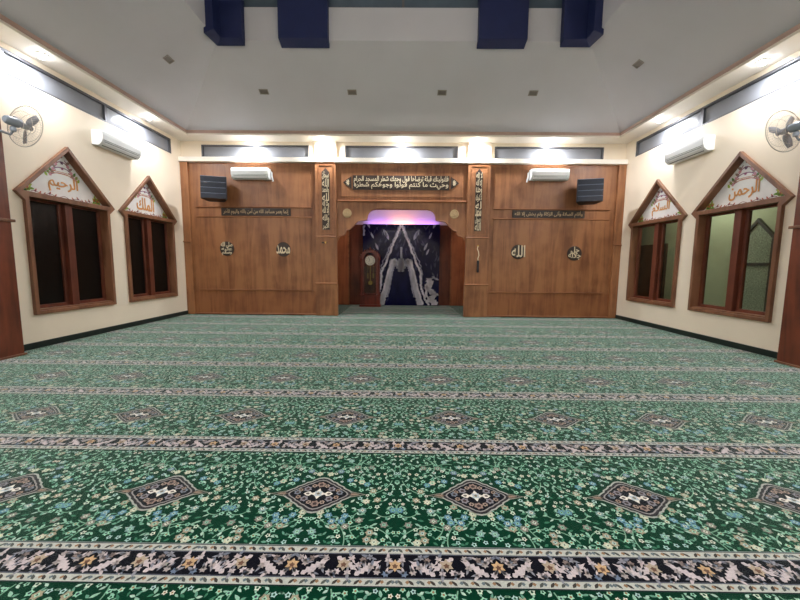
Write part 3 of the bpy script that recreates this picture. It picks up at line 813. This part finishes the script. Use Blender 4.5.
def marble():
    b = MB(); x0, x1, zt_ = -1.385, 1.26, 2.79; y = 11.93
    cx = (x0 + x1) / 2; rnd = random.Random(5)
    b.box(x0, x1, y, 12.05, 0, zt_, 0, lin(18, 18, 58))
    def q(poly, k, c):
        poly = [(min(max(p, x0 + .002), x1 - .002), min(max(r, .002), zt_ - .002)) for p, r in poly]
        b.face([(p, y - .0006 * k, r) for p, r in poly], 0, c)
    def vein(pts, w, c, k=1, sides=(-1, 1), jit=.02):
        r2 = random.Random(int(pts[0][1] * 100) + k)
        fine = []
        for (a, d), (a2, d2) in zip(pts[:-1], pts[1:]):
            for t in range(6): fine.append((a + (a2 - a) * t / 6 + r2.uniform(-jit, jit), d + (d2 - d) * t / 6 + r2.uniform(-jit, jit)))
        fine.append(pts[-1])
        n = len(fine)
        for sg in sides:
            for i in range(n - 1):
                wa = w * (.8 + .8 * abs(math.sin(i * 1.7 + k))) ; wb = w * (.8 + .8 * abs(math.sin((i + 1) * 1.7 + k)))
                (a, d), (a2, d2) = fine[i], fine[i + 1]
                pq = [(cx + sg * (a - wa / 2), d), (cx + sg * (a + wa / 2), d + .01), (cx + sg * (a2 + wb / 2), d2), (cx + sg * (a2 - wb / 2), d2 - .01)]
                q(pq, k, c)
    wht = lin(232, 230, 236); gr = lin(170, 170, 188); dk = lin(66, 68, 98)
    # dim grey clouding
    for k in range(80):
        a, d = rnd.uniform(0, 1.3), rnd.uniform(.1, 2.7)
        if a < .45 and d < 1.3: continue
        for sg in (-1, 1): q([(cx + sg * (p)) and (cx + sg * p, r) for p, r in xf(leaf(rnd.uniform(.1, .3), rnd.uniform(.01, .035), 4), a, d, rnd.choice((1.9, 1.2, 2.1)) + rnd.uniform(-.3, .3))], 1, rnd.choice((dk, dk, lin(84, 86, 108), lin(44, 46, 66))))
    # the outer inverted V
    vein([(.02, 2.74), (.10, 2.55), (.2, 2.3), (.33, 2.0), (.44, 1.72), (.55, 1.42), (.66, 1.2), (.70, .95), (.70, .7), (.76, .45), (.86, .2), (.98, .02)], .055, wht, 3)
    vein([(.06, 2.74), (.26, 2.3), (.44, 1.9), (.62, 1.5), (.72, 1.2), (.74, .9)], .03, gr, 2, jit=.03)
    # inner pointed lobes: thick pale legs
    vein([(.05, 1.28), (.1, 1.38), (.2, 1.55), (.26, 1.6), (.3, 1.5), (.34, 1.3), (.4, 1.05), (.46, .8), (.52, .55), (.6, .3), (.68, .02)], .15, lin(206, 206, 214), 4, jit=.012)
    vein([(.2, 1.62), (.34, 1.52), (.42, 1.25), (.5, .95), (.58, .65), (.66, .35), (.78, .05)], .05, wht, 5)
    vein([(.16, 1.45), (.26, 1.3), (.33, 1.0), (.40, .6), (.46, .3)], .035, gr, 5)
    # middle spire
    vein([(.0, 2.02), (.0, 1.8), (.01, 1.6), (.0, 1.4)], .055, lin(168, 170, 184), 4, (1,), jit=.004)
    vein([(.05, 1.62), (.06, 1.45), (.05, 1.3), (.06, 1.18)], .07, lin(180, 182, 190), 4, jit=.008)
    # bright flecks, upper and lower right
    for a, d, l in ((.42, 2.25, .4), (.5, 2.35, .3), (.78, 1.9, .3), (.95, 2.3, .25), (1.08, 2.65, .3), (.86, 1.75, .25)):
        for sg in (-1, 1): q([(cx + sg * p, r) for p, r in xf(leaf(l, l * .13, 4), a, d, 1.15)], 3, gr)
    vein([(.95, .95), (1.05, .8), (.92, .6), (1.1, .5), (1.2, .4), (1.05, .2), (1.22, .03)], .17, wht, 6, (1,), .04)
    vein([(.86, .75), (.9, .4), (.98, .12)], .06, wht, 6, (1,), .03)
    vein([(1.1, 1.0), (1.3, .9)], .07, gr, 6, (1,), .03)
    vein([(1.28, 2.75), (1.3, 2.4)], .05, gr, 6, (-1,), .02)
    o = b.build('marble_slab', M['marble'], col=True, normals=False)
    tag(o, 'tall bookmatched black marble slab with white veins at the back of the niche', 'slab')
marble()

# grandfather clock
def clock():
    cx, yf, yb = -1.09, 11.46, 11.76; w = .33
    e = thing('grandfather_clock', (cx, 11.6, 0), 'tall mahogany longcase clock standing in the niche before the marble', 'clock')
    b = MB(); b.box(cx - w - .03, cx + w + .03, yf - .03, yb, 0, .07); b.box(cx - w, cx + w, yf, yb, .07, .37); b.build('plinth', M['clockwood'], e, bevel=.01)
    b = MB(); b.box(cx - w + .06, cx + w - .06, yf - .012, yf, .11, .33); b.build('plinth_panel', M['clockwood'], e, bevel=.008)
    b = MB(); hmould(b, cx - w - .03, cx + w + .03, .385, yf, .05, .045); b.build('waist_moulding', M['clockwood'], e)
    # case: back, two sides, arched top
    b = MB(); b.box(cx - w + .02, cx - w + .10, yf + .01, yb, .4, 1.62); b.box(cx + w - .10, cx + w - .02, yf + .01, yb, .4, 1.62); b.box(cx - w + .05, cx + w - .05, yb - .03, yb, .4, 1.75)
    b.build('case', M['clockwood'], e, bevel=.006)
    n = 16; r0, r1 = .20, .33
    b = MB()
    for i in range(n):
        a, d = PI * i / n, PI * (i + 1) / n
        b.prism([(cx + r0 * math.cos(a), 1.60 + r0 * math.sin(a)), (cx + r1 * math.cos(a), 1.60 + .9 * r1 * math.sin(a)), (cx + r1 * math.cos(d), 1.60 + .9 * r1 * math.sin(d)), (cx + r0 * math.cos(d), 1.60 + r0 * math.sin(d))], yf - .02, yb, XYZ)
    b.build('hood', M['clockwood'], e)
    b = MB()
    for i in range(13):
        a = PI * i / 12
        b.lathe([(0, -.03), (.03, -.015), (.036, 0), (.03, .015), (0, .03)], Matrix.Translation((cx + .335 * math.cos(a), yf + .02, 1.60 + .31 * math.sin(a))), 10)
    b.lathe([(0, 0), (.03, .01), (.035, .03), (.02, .055), (.0, .10)], Matrix.Translation((cx, yf + .05, 1.90)), 12)
    b.build('cresting', M['clockwood'], e, smooth=True)
    for sg in (-1, 1):
        b = MB(); x = cx + sg * (w - .03)
        prof = [(.032, .41), (.032, .47), (.02, .49)]
        for k in range(9): prof += [(.024, .53 + k * .115), (.017, .585 + k * .115)]
        prof += [(.032, 1.56), (.034, 1.62)]
        b.lathe(prof, Matrix.Translation((x, yf - .01, 0)), 12); b.build('turned_column', M['clockwood'], e, smooth=True)
    b = MB(); b.ring([(cx - .225, .42), (cx + .225, .42), (cx + .225, 1.60), (cx - .225, 1.60)], [(cx - .195, .46), (cx + .195, .46), (cx + .195, 1.59), (cx - .195, 1.59)], yf, yf + .03, XYZ)
    d = b.build('door', M['clockwood'], e)
    b = MB(); b.box(cx - .197, cx + .197, yf + .012, yf + .016, .455, 1.36); b.build('door_glass', M['clockglass'], d)
    b = MB(); Mx = Matrix.Translation((cx, yf + .01, 1.545)) @ Matrix.Rotation(PI / 2, 4, 'X')
    b.lathe([(.165, -.02), (.165, .012), (.15, .02), (.14, .012), (.0, .012)], Mx, 36); dl = b.build('dial', M['dial'], e)
    b = MB()
    for k in range(12):
        a = PI / 2 - k * PI / 6
        b.prism(xf([(-.016, -.005), (.016, -.005), (.016, .005), (-.016, .005)], cx + .115 * math.cos(a), 1.545 + .115 * math.sin(a), a), yf - .006, yf - .001, XYZ)
    b.build('hour_marks', M['black'], dl)
    b = MB()
    for a, l in ((PI / 2 - 4.2, .07), (PI / 2 + .5, .105)):
        b.prism(xf(leaf(l, .009), cx, 1.545, a), yf - .012, yf - .007, XYZ)
    b.build('hands', M['black'], dl)
    b = MB(); b.box(cx - .008, cx + .008, yf + .1, yf + .11, .85, 1.4)
    b.lathe([(0, -.008), (.07, -.006), (.075, 0), (.07, .006), (0, .008)], Matrix.Translation((cx, yf + .1, .8)) @ Matrix.Rotation(PI / 2, 4, 'X'), 24)
    b.build('pendulum', M['brass'], e)
    for x in (-.09, .1):
        b = MB(); b.lathe([(.0, .95), (.024, .955), (.024, 1.12), (.0, 1.13)], Matrix.Translation((cx + x, yf + .15, 0)), 14); b.tube([(cx + x, yf + .15, 1.13), (cx + x, yf + .15, 1.42)], .004, 5)
        b.build('weight', M['brass'], e, smooth=True)
clock()

# ------------------------------------------------------------------ wall-mounted things
def air_conditioner(loc, rz, label, pipe=0):
    e = bpy.data.objects.new('air_conditioner', None); COL.objects.link(e); e.empty_display_size = .1
    tag(e, label, 'air conditioner', 'split air conditioners'); e['_o'] = [0, 0, 0]
    w = .49
    # local: x along the wall, y = 0 at the wall and -y into the room
    prof = [(0, 0.01), (-.13, 0.0), (-.19, .05), (-.215, .11), (-.22, .2), (-.21, .255), (-.185, .28), (-.02, .285), (0, .28)]
    b = MB(); b.prism(prof, -w + .02, w - .02, lambda p, q, n: (n, p, q)); b.build('body', M['ac'], e, bevel=.008)
    for sg in (-1, 1):
        b = MB(); b.prism([(p * 1.015, q) for p, q in prof], *sorted((sg * (w - .02), sg * w)), lambda p, q, n: (n, p, q)); b.build('end_cap', M['ac'], e, bevel=.008)
    b = MB(); b.add([(-w + .06, -.139, .004), (w - .06, -.139, .004), (w - .06, -.205, .078), (-w + .06, -.205, .078), (-w + .06, -.125, .012), (w - .06, -.125, .012), (w - .06, -.19, .09), (-w + .06, -.19, .09)],
          [(0, 1, 2, 3), (7, 6, 5, 4), (0, 4, 5, 1), (1, 5, 6, 2), (2, 6, 7, 3), (3, 7, 4, 0)]); b.build('air_slot', M['acgrey'], e)
    b = MB(); b.add([(-w + .07, -.165, .018), (w - .07, -.165, .018), (w - .07, -.20, .048), (-w + .07, -.20, .048), (-w + .07, -.168, .012), (w - .07, -.168, .012), (w - .07, -.206, .044), (-w + .07, -.206, .044)],
          [(0, 1, 2, 3), (7, 6, 5, 4), (0, 4, 5, 1), (1, 5, 6, 2), (2, 6, 7, 3), (3, 7, 4, 0)]); b.build('louvre', M['ac'], e)
    b = MB(); b.prism([(-w + .04, .1), (w - .04, .1), (w - .04, .104), (-w + .04, .104)], -.2165, -.19, XYZ); b.build('panel_seam', M['acgrey'], e)
    if pipe:
        b = MB(); x = pipe * (w + .03); b.tube([(x - pipe * .03, -.05, .22), (x, -.045, .2), (x + pipe * .005, -.045, .1), (x + pipe * .03, -.04, -.03)], .022, 8); b.build('pipe_cover', M['ac'], e, smooth=True)
    e.location = loc; e.rotation_euler = (0, 0, rz)
AX = YP - .018
air_conditioner((-4.04, AX, 3.625), 0, 'white split air conditioner on the wood panel left of the niche', 1)
air_conditioner((3.82, AX, 3.65), 0, 'white split air conditioner on the wood panel right of the niche', -1)
air_conditioner((XL - .004, 7.27, 3.64), PI / 2, 'white split air conditioner on the cream left wall')
air_conditioner((XR + .004, 7.30, 3.62), -PI / 2, 'white split air conditioner on the cream right wall')

def speaker(x, rz, label, z=3.02):
    e = bpy.data.objects.new('line_array_speaker', None); COL.objects.link(e); e['_o'] = [0, 0, 0]; e.empty_display_size = .1
    tag(e, label, 'speaker', 'wall speakers')
    h = .142; w = .30
    for k in range(4):
        z0 = .01 + k * .147; tilt = (3 - k) * .035; dy = -(3 - k) * .012
        T = Matrix.Translation((0, dy, z0)) @ Matrix.Rotation(-tilt, 4, 'X')
        b = MB()
        pl = [(-w, -.17), (w, -.17), (w, -.10), (w * .62, .15), (-w * .62, .15), (-w, -.10)]
        b.prism(pl, 0, h, lambda p, q, n: tuple(T @ Vector((p, q, n)))); c = b.build('cabinet', M['black'], e, bevel=.006)
        b = MB(); b.prism([(-w + .02, .012), (w - .02, .012), (w - .02, h - .016), (-w + .02, h - .016)], -.18, -.168, lambda p, q, n: tuple(T @ Vector((p, n, q)))); b.build('grille', M['grille'], c)
        b = MB(); b.prism([(-w + .01, h - .012), (w - .01, h - .012), (w - .01, h - .003), (-w + .01, h - .003)], -.179, -.168, lambda p, q, n: tuple(T @ Vector((p, n, q)))); b.build('edge_strip', M['speaker_edge'], c)
    b = MB(); b.box(-.05, .05, .14, .19, .1, .5); b.tube([(0, .15, .3), (0, .32, .3)], .025, 8); b.build('wall_bracket', M['black'], e)
    b = MB(); b.box(-.09, .09, .30, .32, .2, .4); b.build('bracket_plate', M['black'], e)
    e.rotation_euler = (0, 0, rz); c_, s_ = math.cos(rz), math.sin(rz)
    e.location = (x + .32 * s_, AX - .32 * c_ - .03, z)
speaker(-4.97, .26, 'stack of four black speaker boxes on the wood panel, left end of the back wall')
speaker(4.84, -.26, 'stack of four black speaker boxes on the wood panel, right end of the back wall')

def wall_fan(side, label):
    sx = -1 if side == 'left' else 1
    px = (XL + .25) if side == 'left' else (XR - .25)
    c = Vector((-5.56, 5.22, 3.375)) if side == 'left' else Vector((5.50, 5.24, 3.38))
    e = thing('wall_fan', (px, 4.95, 3.25), label, 'fan', 'wall fans on the pillars')
    Rr = .295
    q = Vector((-sx * .10, 1, -.06)).normalized().to_track_quat('Z', 'Y').to_matrix().to_4x4()
    T = Matrix.Translation(c) @ q                     # local z = blowing direction
    V = lambda x, y, z: tuple(T @ Vector((x, y, z)))
    b = MB()
    for r, z in ((Rr, 0), (Rr * .66, .055), (Rr * .66, -.055), (Rr * .25, .075), (Rr * .25, -.07)):
        b.tube([V(r * math.cos(2 * PI * i / 40), r * math.sin(2 * PI * i / 40), z) for i in range(40)], .0065 if z == 0 else .0026, 6, closed=True)
    for k in range(48):
        a = 2 * PI * k / 48
        for s in (1, -1):
            b.tube([V(r * math.cos(a), r * math.sin(a), s * z) for r, z in ((Rr, 0), (Rr * .9, .03), (Rr * .66, .055), (Rr * .25, .075))], .0013, 4)
    b.build('cage', M['wire'], e)
    b = MB()
    for k in range(3):
        a0 = k * 2 * PI / 3 + (.55 if side == 'left' else 2.15)
        pts = []
        n = 6
        rows = []
        for i in range(n + 1):
            t = i / n; r = .05 + t * .2; wd = .045 + .05 * math.sin(PI * min(1, t * .75 + .1)); tw = .6 - .35 * t
            for s in (-1, 1):
                a = a0 + s * wd / max(r, .08) * .55
                rows.append(V(r * math.cos(a), r * math.sin(a), s * wd * .35 * tw))
        fs = [(2 * i, 2 * i + 1, 2 * i + 3, 2 * i + 2) for i in range(n)]
        bb = MB(); bb.add(rows, fs); o = bb.build('blade', M['fandark'], e, smooth=True)
        so = o.modifiers.new('thickness', 'SOLIDIFY'); so.thickness = .004
    b = MB(); b.lathe([(.0, .05), (.035, .045), (.042, .02), (.042, -.03), (.0, -.03)], T, 20); b.build('hub', M['fandark'], e, smooth=True)
    b = MB(); b.lathe([(.0, .088), (.03, .085), (.036, .076), (.0, .074)], T, 18); b.build('cap', M['fandark'], e, smooth=True)
    b = MB(); b.lathe([(.04, -.07), (.058, -.08), (.062, -.11), (.062, -.19), (.055, -.225), (.04, -.245), (.0, -.25)], T, 24); b.build('motor', M['fangrey'], e, smooth=True)
    pz = 3.22; p0 = Vector((px, 4.93, pz)); m = T @ Vector((0, 0, -.15))
    b = MB(); b.tube([tuple(p0), (px - sx * .07, 4.95, pz), (m.x + sx * .05, m.y, pz - .01), (m.x, m.y, m.z - .12), (m.x, m.y, m.z - .07)], .018, 10); b.build('arm', M['fandark'], e, smooth=True)
    b = MB(); b.lathe([(.03, -.13), (.035, -.1), (.03, -.07)], Matrix.Translation(m), 14); b.build('swivel', M['fangrey'], e, smooth=True)
    b = MB(); b.box(*sorted((px, px - sx * .03)), 4.87, 4.99, pz - .1, pz + .1); b.build('wall_plate', M['fandark'], e, bevel=.006)
    b = MB(); b.tube([(px - sx * .015, 4.93, pz - .09), (px - sx * .03, 4.935, pz - .16), (px - sx * .02, 4.93, pz - .22), (px - sx * .006, 4.93, pz - .16)], .004, 6); b.build('pull_cord', M['fandark'], e)
wall_fan('left', 'round caged metal fan on an arm from the left foreground pillar')
wall_fan('right', 'round caged metal fan on an arm from the right foreground pillar')

# foreground side pillars
for side, sx, lab in (('left', 1, 'dark teak pillar at the left picture edge carrying the fan'), ('right', -1, 'dark teak pillar at the right picture edge carrying the fan')):
    x = XL if side == 'left' else XR; y0, y1 = 4.42, 5.05 if side == 'left' else 5.09
    e = thing('wooden_pillar', (x + sx * .125, (y0 + y1) / 2, 0), lab, 'pillar', 'pillars on the side walls')
    bx = lambda d0, d1: sorted((x + sx * d0, x + sx * d1))
    b = MB(); b.box(*bx(.001, .25), y0, y1, 0, 4.1); b.build('shaft', M['pillar'], e, bevel=.008)
    b = MB(); b.box(*bx(.001, .285), y0 - .03, y1 + .03, 1.975, 2.015); b.build('moulding', M['frame'], e, bevel=.006)
    b = MB(); b.box(*bx(.001, .27), y0 - .02, y1 + .02, 0, .03); b.build('skirting', M['frame'], e, bevel=.005)
    b = MB(); b.box(*bx(.001, .29), y0 - .04, y1 + .04, 4.1, 4.19); b.build('capital', M['soffit'], e, bevel=.006)
b = MB(); b.box(XR - .03, XR - .001, 5.2, 5.29, .335, .42); o = b.build('wall_socket', M['whiteplastic'], bevel=.006); tag(o, 'small white wall socket low on the right wall beside the foreground pillar', 'socket')

# hook on the left column; cord and handset on the right column
e = thing('wall_hook', (-2.11, ycol, 1.985), 'small brass hook on the left column below the calligraphy', 'hook')
b = MB(); b.lathe([(.028, 0), (.028, .006), (.012, .01), (.010, .03), (.022, .036), (.024, .046), (.0, .054)], Matrix.Translation((-2.09, ycol, 1.99)) @ Matrix.Rotation(PI / 2, 4, 'X'), 16); b.build('knob', M['brass'], e, smooth=True)
b = MB(); b.box(-2.20, -2.05, ycol - .012, ycol - .001, 1.972, 2.008); b.build('plate', M['board'], e, bevel=.004)
e = thing('hanging_handset', (2.03, ycol, 1.5), 'small dark handset hanging by a pale cord on the right column', 'handset')
b = MB(); b.tube([(2.02, ycol - .02, 1.93), (2.0, ycol - .03, 1.86), (2.035, ycol - .03, 1.78), (2.05, ycol - .03, 1.68), (2.02, ycol - .03, 1.6), (2.03, ycol - .03, 1.54)], .011, 7); b.build('cord', M['letter'], e, smooth=True)
b = MB(); b.lathe([(.0, -.008), (.022, -.004), (.022, .012), (.0, .018)], Matrix.Translation((2.02, ycol, 1.935)) @ Matrix.Rotation(PI / 2, 4, 'X'), 14); b.build('hook', M['brass'], e)
b = MB(); b.lathe([(.0, 1.22), (.028, 1.225), (.034, 1.26), (.026, 1.32), (.026, 1.46), (.034, 1.5), (.03, 1.545), (.0, 1.55)], Matrix.Translation((2.03, ycol - .036, 0)), 14); b.build('handset', M['black'], e, smooth=True)

# ------------------------------------------------------------------ lamps
def downlight(x, y, label, power, n=[0]):
    e = thing('downlight', (x, y, ZTOP), label, 'lamp', 'lit downlights under the soffit')
    b = MB(); b.lathe([(.075, 0), (.08, -.012), (.062, -.02), (.055, -.014), (.05, 0)], Matrix.Translation((x, y, ZTOP)), 24); b.build('rim', M['whiteplastic'], e, smooth=True)
    b = MB(); b.lathe([(.05, -.002), (.054, -.02), (.05, -.045), (.034, -.06), (.0, -.068)], Matrix.Translation((x, y, ZTOP)), 20); b.build('bulb', M['bulb'], e, smooth=True)
    lamp(x, y, power)
def lamp(x, y, power):
    l = bpy.data.lights.new('downlight_lamp', 'AREA'); l.shape = 'DISK'; l.size = .12; l.energy = power; l.color = (.95, .97, 1.0)
    o = bpy.data.objects.new('downlight_lamp', l); COL.objects.link(o); o.location = (x, y, ZTOP - .075)
PW = 27
for x, lab in ((-4.03, 'glowing downlight over the left wood panel'), (-2.10, 'glowing downlight over the left niche column'), (-.05, 'glowing downlight over the middle of the arch'), (1.92, 'glowing downlight over the right niche column'), (3.87, 'glowing downlight over the right wood panel')):
    downlight(x, YB - .27, lab + ' under the back soffit', 44)
for x, y, lab in ((XL + .27, 5.70, 'nearer glowing downlight under the left wall soffit'), (XL + .27, 7.98, 'farther glowing downlight under the left wall soffit'), (XR - .27, 5.78, 'nearer glowing downlight under the right wall soffit'), (XR - .27, 7.95, 'farther glowing downlight under the right wall soffit')):
    downlight(x, y, lab, PW)
for y in (3.4, 1.1, -1.2):  # unseen lamps added along the side soffits to light the room
    lamp(XL + .25, y, 42); lamp(XR - .25, y, 42)
for x in (-4, -2, 0, 2, 4): lamp(x, YF + .25, 44)  # unseen lamps added under the front soffit as well
l = bpy.data.lights.new('drum_fill_light', 'POINT'); l.energy = 55; l.color = (1, .97, .93); l.shadow_soft_size = .35  # unseen fill light added in the drum for general brightness, no fixture there
o = bpy.data.objects.new('drum_fill_light', l); COL.objects.link(o); o.location = (-.05, 3.3, 5.0)

# unlit square fittings on the slopes
def fitting(P, nrm, label):
    n = Vector(nrm).normalized(); T = Matrix.Translation(P) @ (-n).to_track_quat('Z', 'X').to_matrix().to_4x4()
    e = thing('ceiling_fitting', tuple(P), label, 'ceiling fitting', 'unlit fittings on the ceiling slopes')
    V = lambda p, q, m: tuple(T @ Vector((p, q, m)))
    a, c = .085, .05
    if abs(n.x) > .3: a, c = c, a
    if True:
        ax = T.to_3x3() @ Vector((1, 0, 0))
        horiz = abs(ax.x) if abs(n.y) > .3 else abs(ax.y)
        W, H_ = (.10, .06) if horiz > .5 else (.06, .10)
    b = MB(); b.ring([(-W, -H_), (W, -H_), (W, H_), (-W, H_)], [(-W + .02, -H_ + .02), (W - .02, -H_ + .02), (W - .02, H_ - .02), (-W + .02, H_ - .02)], 0, .02, V); b.build('rim', M['fitting'], e)
    b = MB(); b.prism([(-W + .02, -H_ + .02), (W - .02, -H_ + .02), (W - .02, H_ - .02), (-W + .02, H_ - .02)], 0.001, .012, V); b.build('lens', M['fittingdark'], e)
nb = (0, SL, 1)
for x, u, lab in ((-3.17, .88, 'leftmost of the four square fittings in a row on the back ceiling slope'), (-1.18, .88, 'second from left of the four square fittings on the back ceiling slope'), (.84, .88, 'second from right of the four square fittings on the back ceiling slope'), (2.88, .88, 'rightmost of the four square fittings in a row on the back ceiling slope')):
    fitting(Vector((x, YE1 - u, ZE + SL * (u + .04))), nb, lab)
fitting(Vector((XE0 + .95, 7.01, ZE + SL * .99)), (-SL, 0, 1), 'small square fitting alone on the left ceiling slope')
fitting(Vector((XE1 - .93, 7.06, ZE + SL * .97)), (SL, 0, 1), 'small square fitting alone on the right ceiling slope')

# coloured strip lights hidden behind the top of the marble, washing the wall above it
def strip(x, z, sx_, col, power):
    l = bpy.data.lights.new('strip_lamp', 'AREA'); l.shape = 'RECTANGLE'; l.size = sx_; l.size_y = .05; l.energy = power; l.color = col
    o = bpy.data.objects.new('strip_lamp', l); COL.objects.link(o); o.location = (x, 12.12, z)
    o.rotation_euler = (math.radians(180 - 14), 0, 0)
strip(-.85, 2.72, .8, (.42, .2, 1.0), 3.6); strip(.75, 2.72, .8, (.46, .2, 1.0), 3.6); strip(-.05, 2.72, .75, (1.0, .38, .34), 6.5)
l = bpy.data.lights.new('niche_fill_light', 'POINT'); l.energy = 16; l.color = (.9, .86, 1); l.shadow_soft_size = .08  # unseen fill light added to brighten the marble
o = bpy.data.objects.new('niche_fill_light', l); COL.objects.link(o); o.location = (-.05, 10.6, 3.55)
for x in (-2.25, 2.2):  # unseen spots added to brighten the wood panels beside the slab
    l = bpy.data.lights.new('niche_panel_fill', 'SPOT'); l.energy = 42; l.color = (1, .93, .84); l.spot_size = math.radians(58); l.spot_blend = .6; l.shadow_soft_size = .05
    o = bpy.data.objects.new('niche_panel_fill', l); COL.objects.link(o); o.location = (x, 11.3, 3.7); o.rotation_euler = (math.radians(10), 0, 0)

# ------------------------------------------------------------------ verandah beyond the right-hand windows
VX = 7.5
b = MB(); b.box(VX, VX + .15, 3.5, 13, 0, 3.7); struct(b.build('wall_verandah', M['ver']))
b = MB(); b.box(XR + .19, VX + .15, 3.5, 13, 3.6, 3.75); struct(b.build('ceiling_verandah', M['ver']))
b = MB(); b.box(XR + .21, VX + .15, 3.5, 13, -.12, 0); struct(b.build('floor_verandah', M['vertile']))
b = MB(); b.box(XR + .19, VX + .15, 12.9, 13, 0, 3.7); b.box(XR + .19, VX + .15, 3.4, 3.5, 0, 3.7); struct(b.build('wall_verandah_end', M['ver']))
e = thing('verandah_door', (VX, 10.6, 0), 'dark wooden door seen through the farther right window', 'door')
b = MB(); b.box(VX - .05, VX - .001, 9.95, 11.7, 0, 2.02); b.build('door_leaf', M['verdoor'], e)
b = MB(); b.box(VX - .07, VX - .001, 9.88, 9.95, 0, 2.08); b.box(VX - .07, VX - .001, 9.95, 11.7, 2.02, 2.08); b.build('door_frame', M['verdoor'], e)
GA, GB, GC, GD, GE = 7.08, 7.72, 7.40, 7.03, 7.77
e = thing('gabled_glass_panel', (VX, 7.4, 0), 'gabled panel of speckled glass seen through the nearer right window', 'panel')
for q0, q1, nm in ((0.2, 1.46, 'lower_pane'), (1.52, 2.0, 'upper_pane')):
    b = MB(); b.box(VX - .03, VX - .001, GA, GB, q0, q1); b.build(nm, M['speckle'], e)
b = MB(); b.prism([(GA, 2.0), (GB, 2.0), (GC, 2.36)], VX - .03, VX - .001, lambda p, q, n: (n, p, q)); b.build('gable_pane', M['speckle'], e)
b = MB(); b.box(VX - .06, VX - .001, GD, GE, 1.46, 1.52)
b.prism([(GE, 1.97), (GE, 2.05), (GC, 2.45), (GC, 2.36)], VX - .06, VX - .001, lambda p, q, n: (n, p, q)); b.prism([(GD, 1.97), (GC, 2.36), (GC, 2.45), (GD, 2.05)], VX - .06, VX - .001, lambda p, q, n: (n, p, q))
b.box(VX - .06, VX - .001, GB, GE, 0, 2.0); b.box(VX - .06, VX - .001, GD, GA, 0, 2.0)
b.build('frame', M['alu'], e)
l = bpy.data.lights.new('verandah_lamp', 'POINT'); l.energy = 36; l.color = (1, 1, .92); l.shadow_soft_size = .1
o = bpy.data.objects.new('verandah_lamp', l); COL.objects.link(o); o.location = (6.8, 8.2, 3.3)

# ------------------------------------------------------------------ world, camera, view
w = bpy.data.worlds.new('night'); S.world = w; w.use_nodes = True
w.node_tree.nodes['Background'].inputs['Color'].default_value = (.01, .012, .02, 1); w.node_tree.nodes['Background'].inputs['Strength'].default_value = .3
p, y, r = .101, -.0074, .0091
F = Vector((math.sin(y) * math.cos(p), math.cos(y) * math.cos(p), -math.sin(p))); Rt = Vector((math.cos(y), -math.sin(y), 0)); U = Rt.cross(F)
R2 = Rt * math.cos(r) + U * math.sin(r); U2 = U * math.cos(r) - Rt * math.sin(r)
cam = bpy.data.cameras.new('camera'); cam.sensor_width = 36; cam.lens = 343.317 / 800 * 36; cam.clip_start = .05; cam.clip_end = 100
co = bpy.data.objects.new('camera', cam); COL.objects.link(co)
m3 = Matrix((R2, U2, -F)).transposed().to_4x4(); co.matrix_world = Matrix.Translation((0, 0, 1.4)) @ m3
S.camera = co
S.view_settings.view_transform = 'Standard'; S.view_settings.look = 'None'; S.view_settings.gamma = 1; S.view_settings.exposure = .3
try: S.view_settings.use_curve_mapping = False
except Exception: pass
for o in bpy.data.objects:
    if '_o' in o: del o['_o']
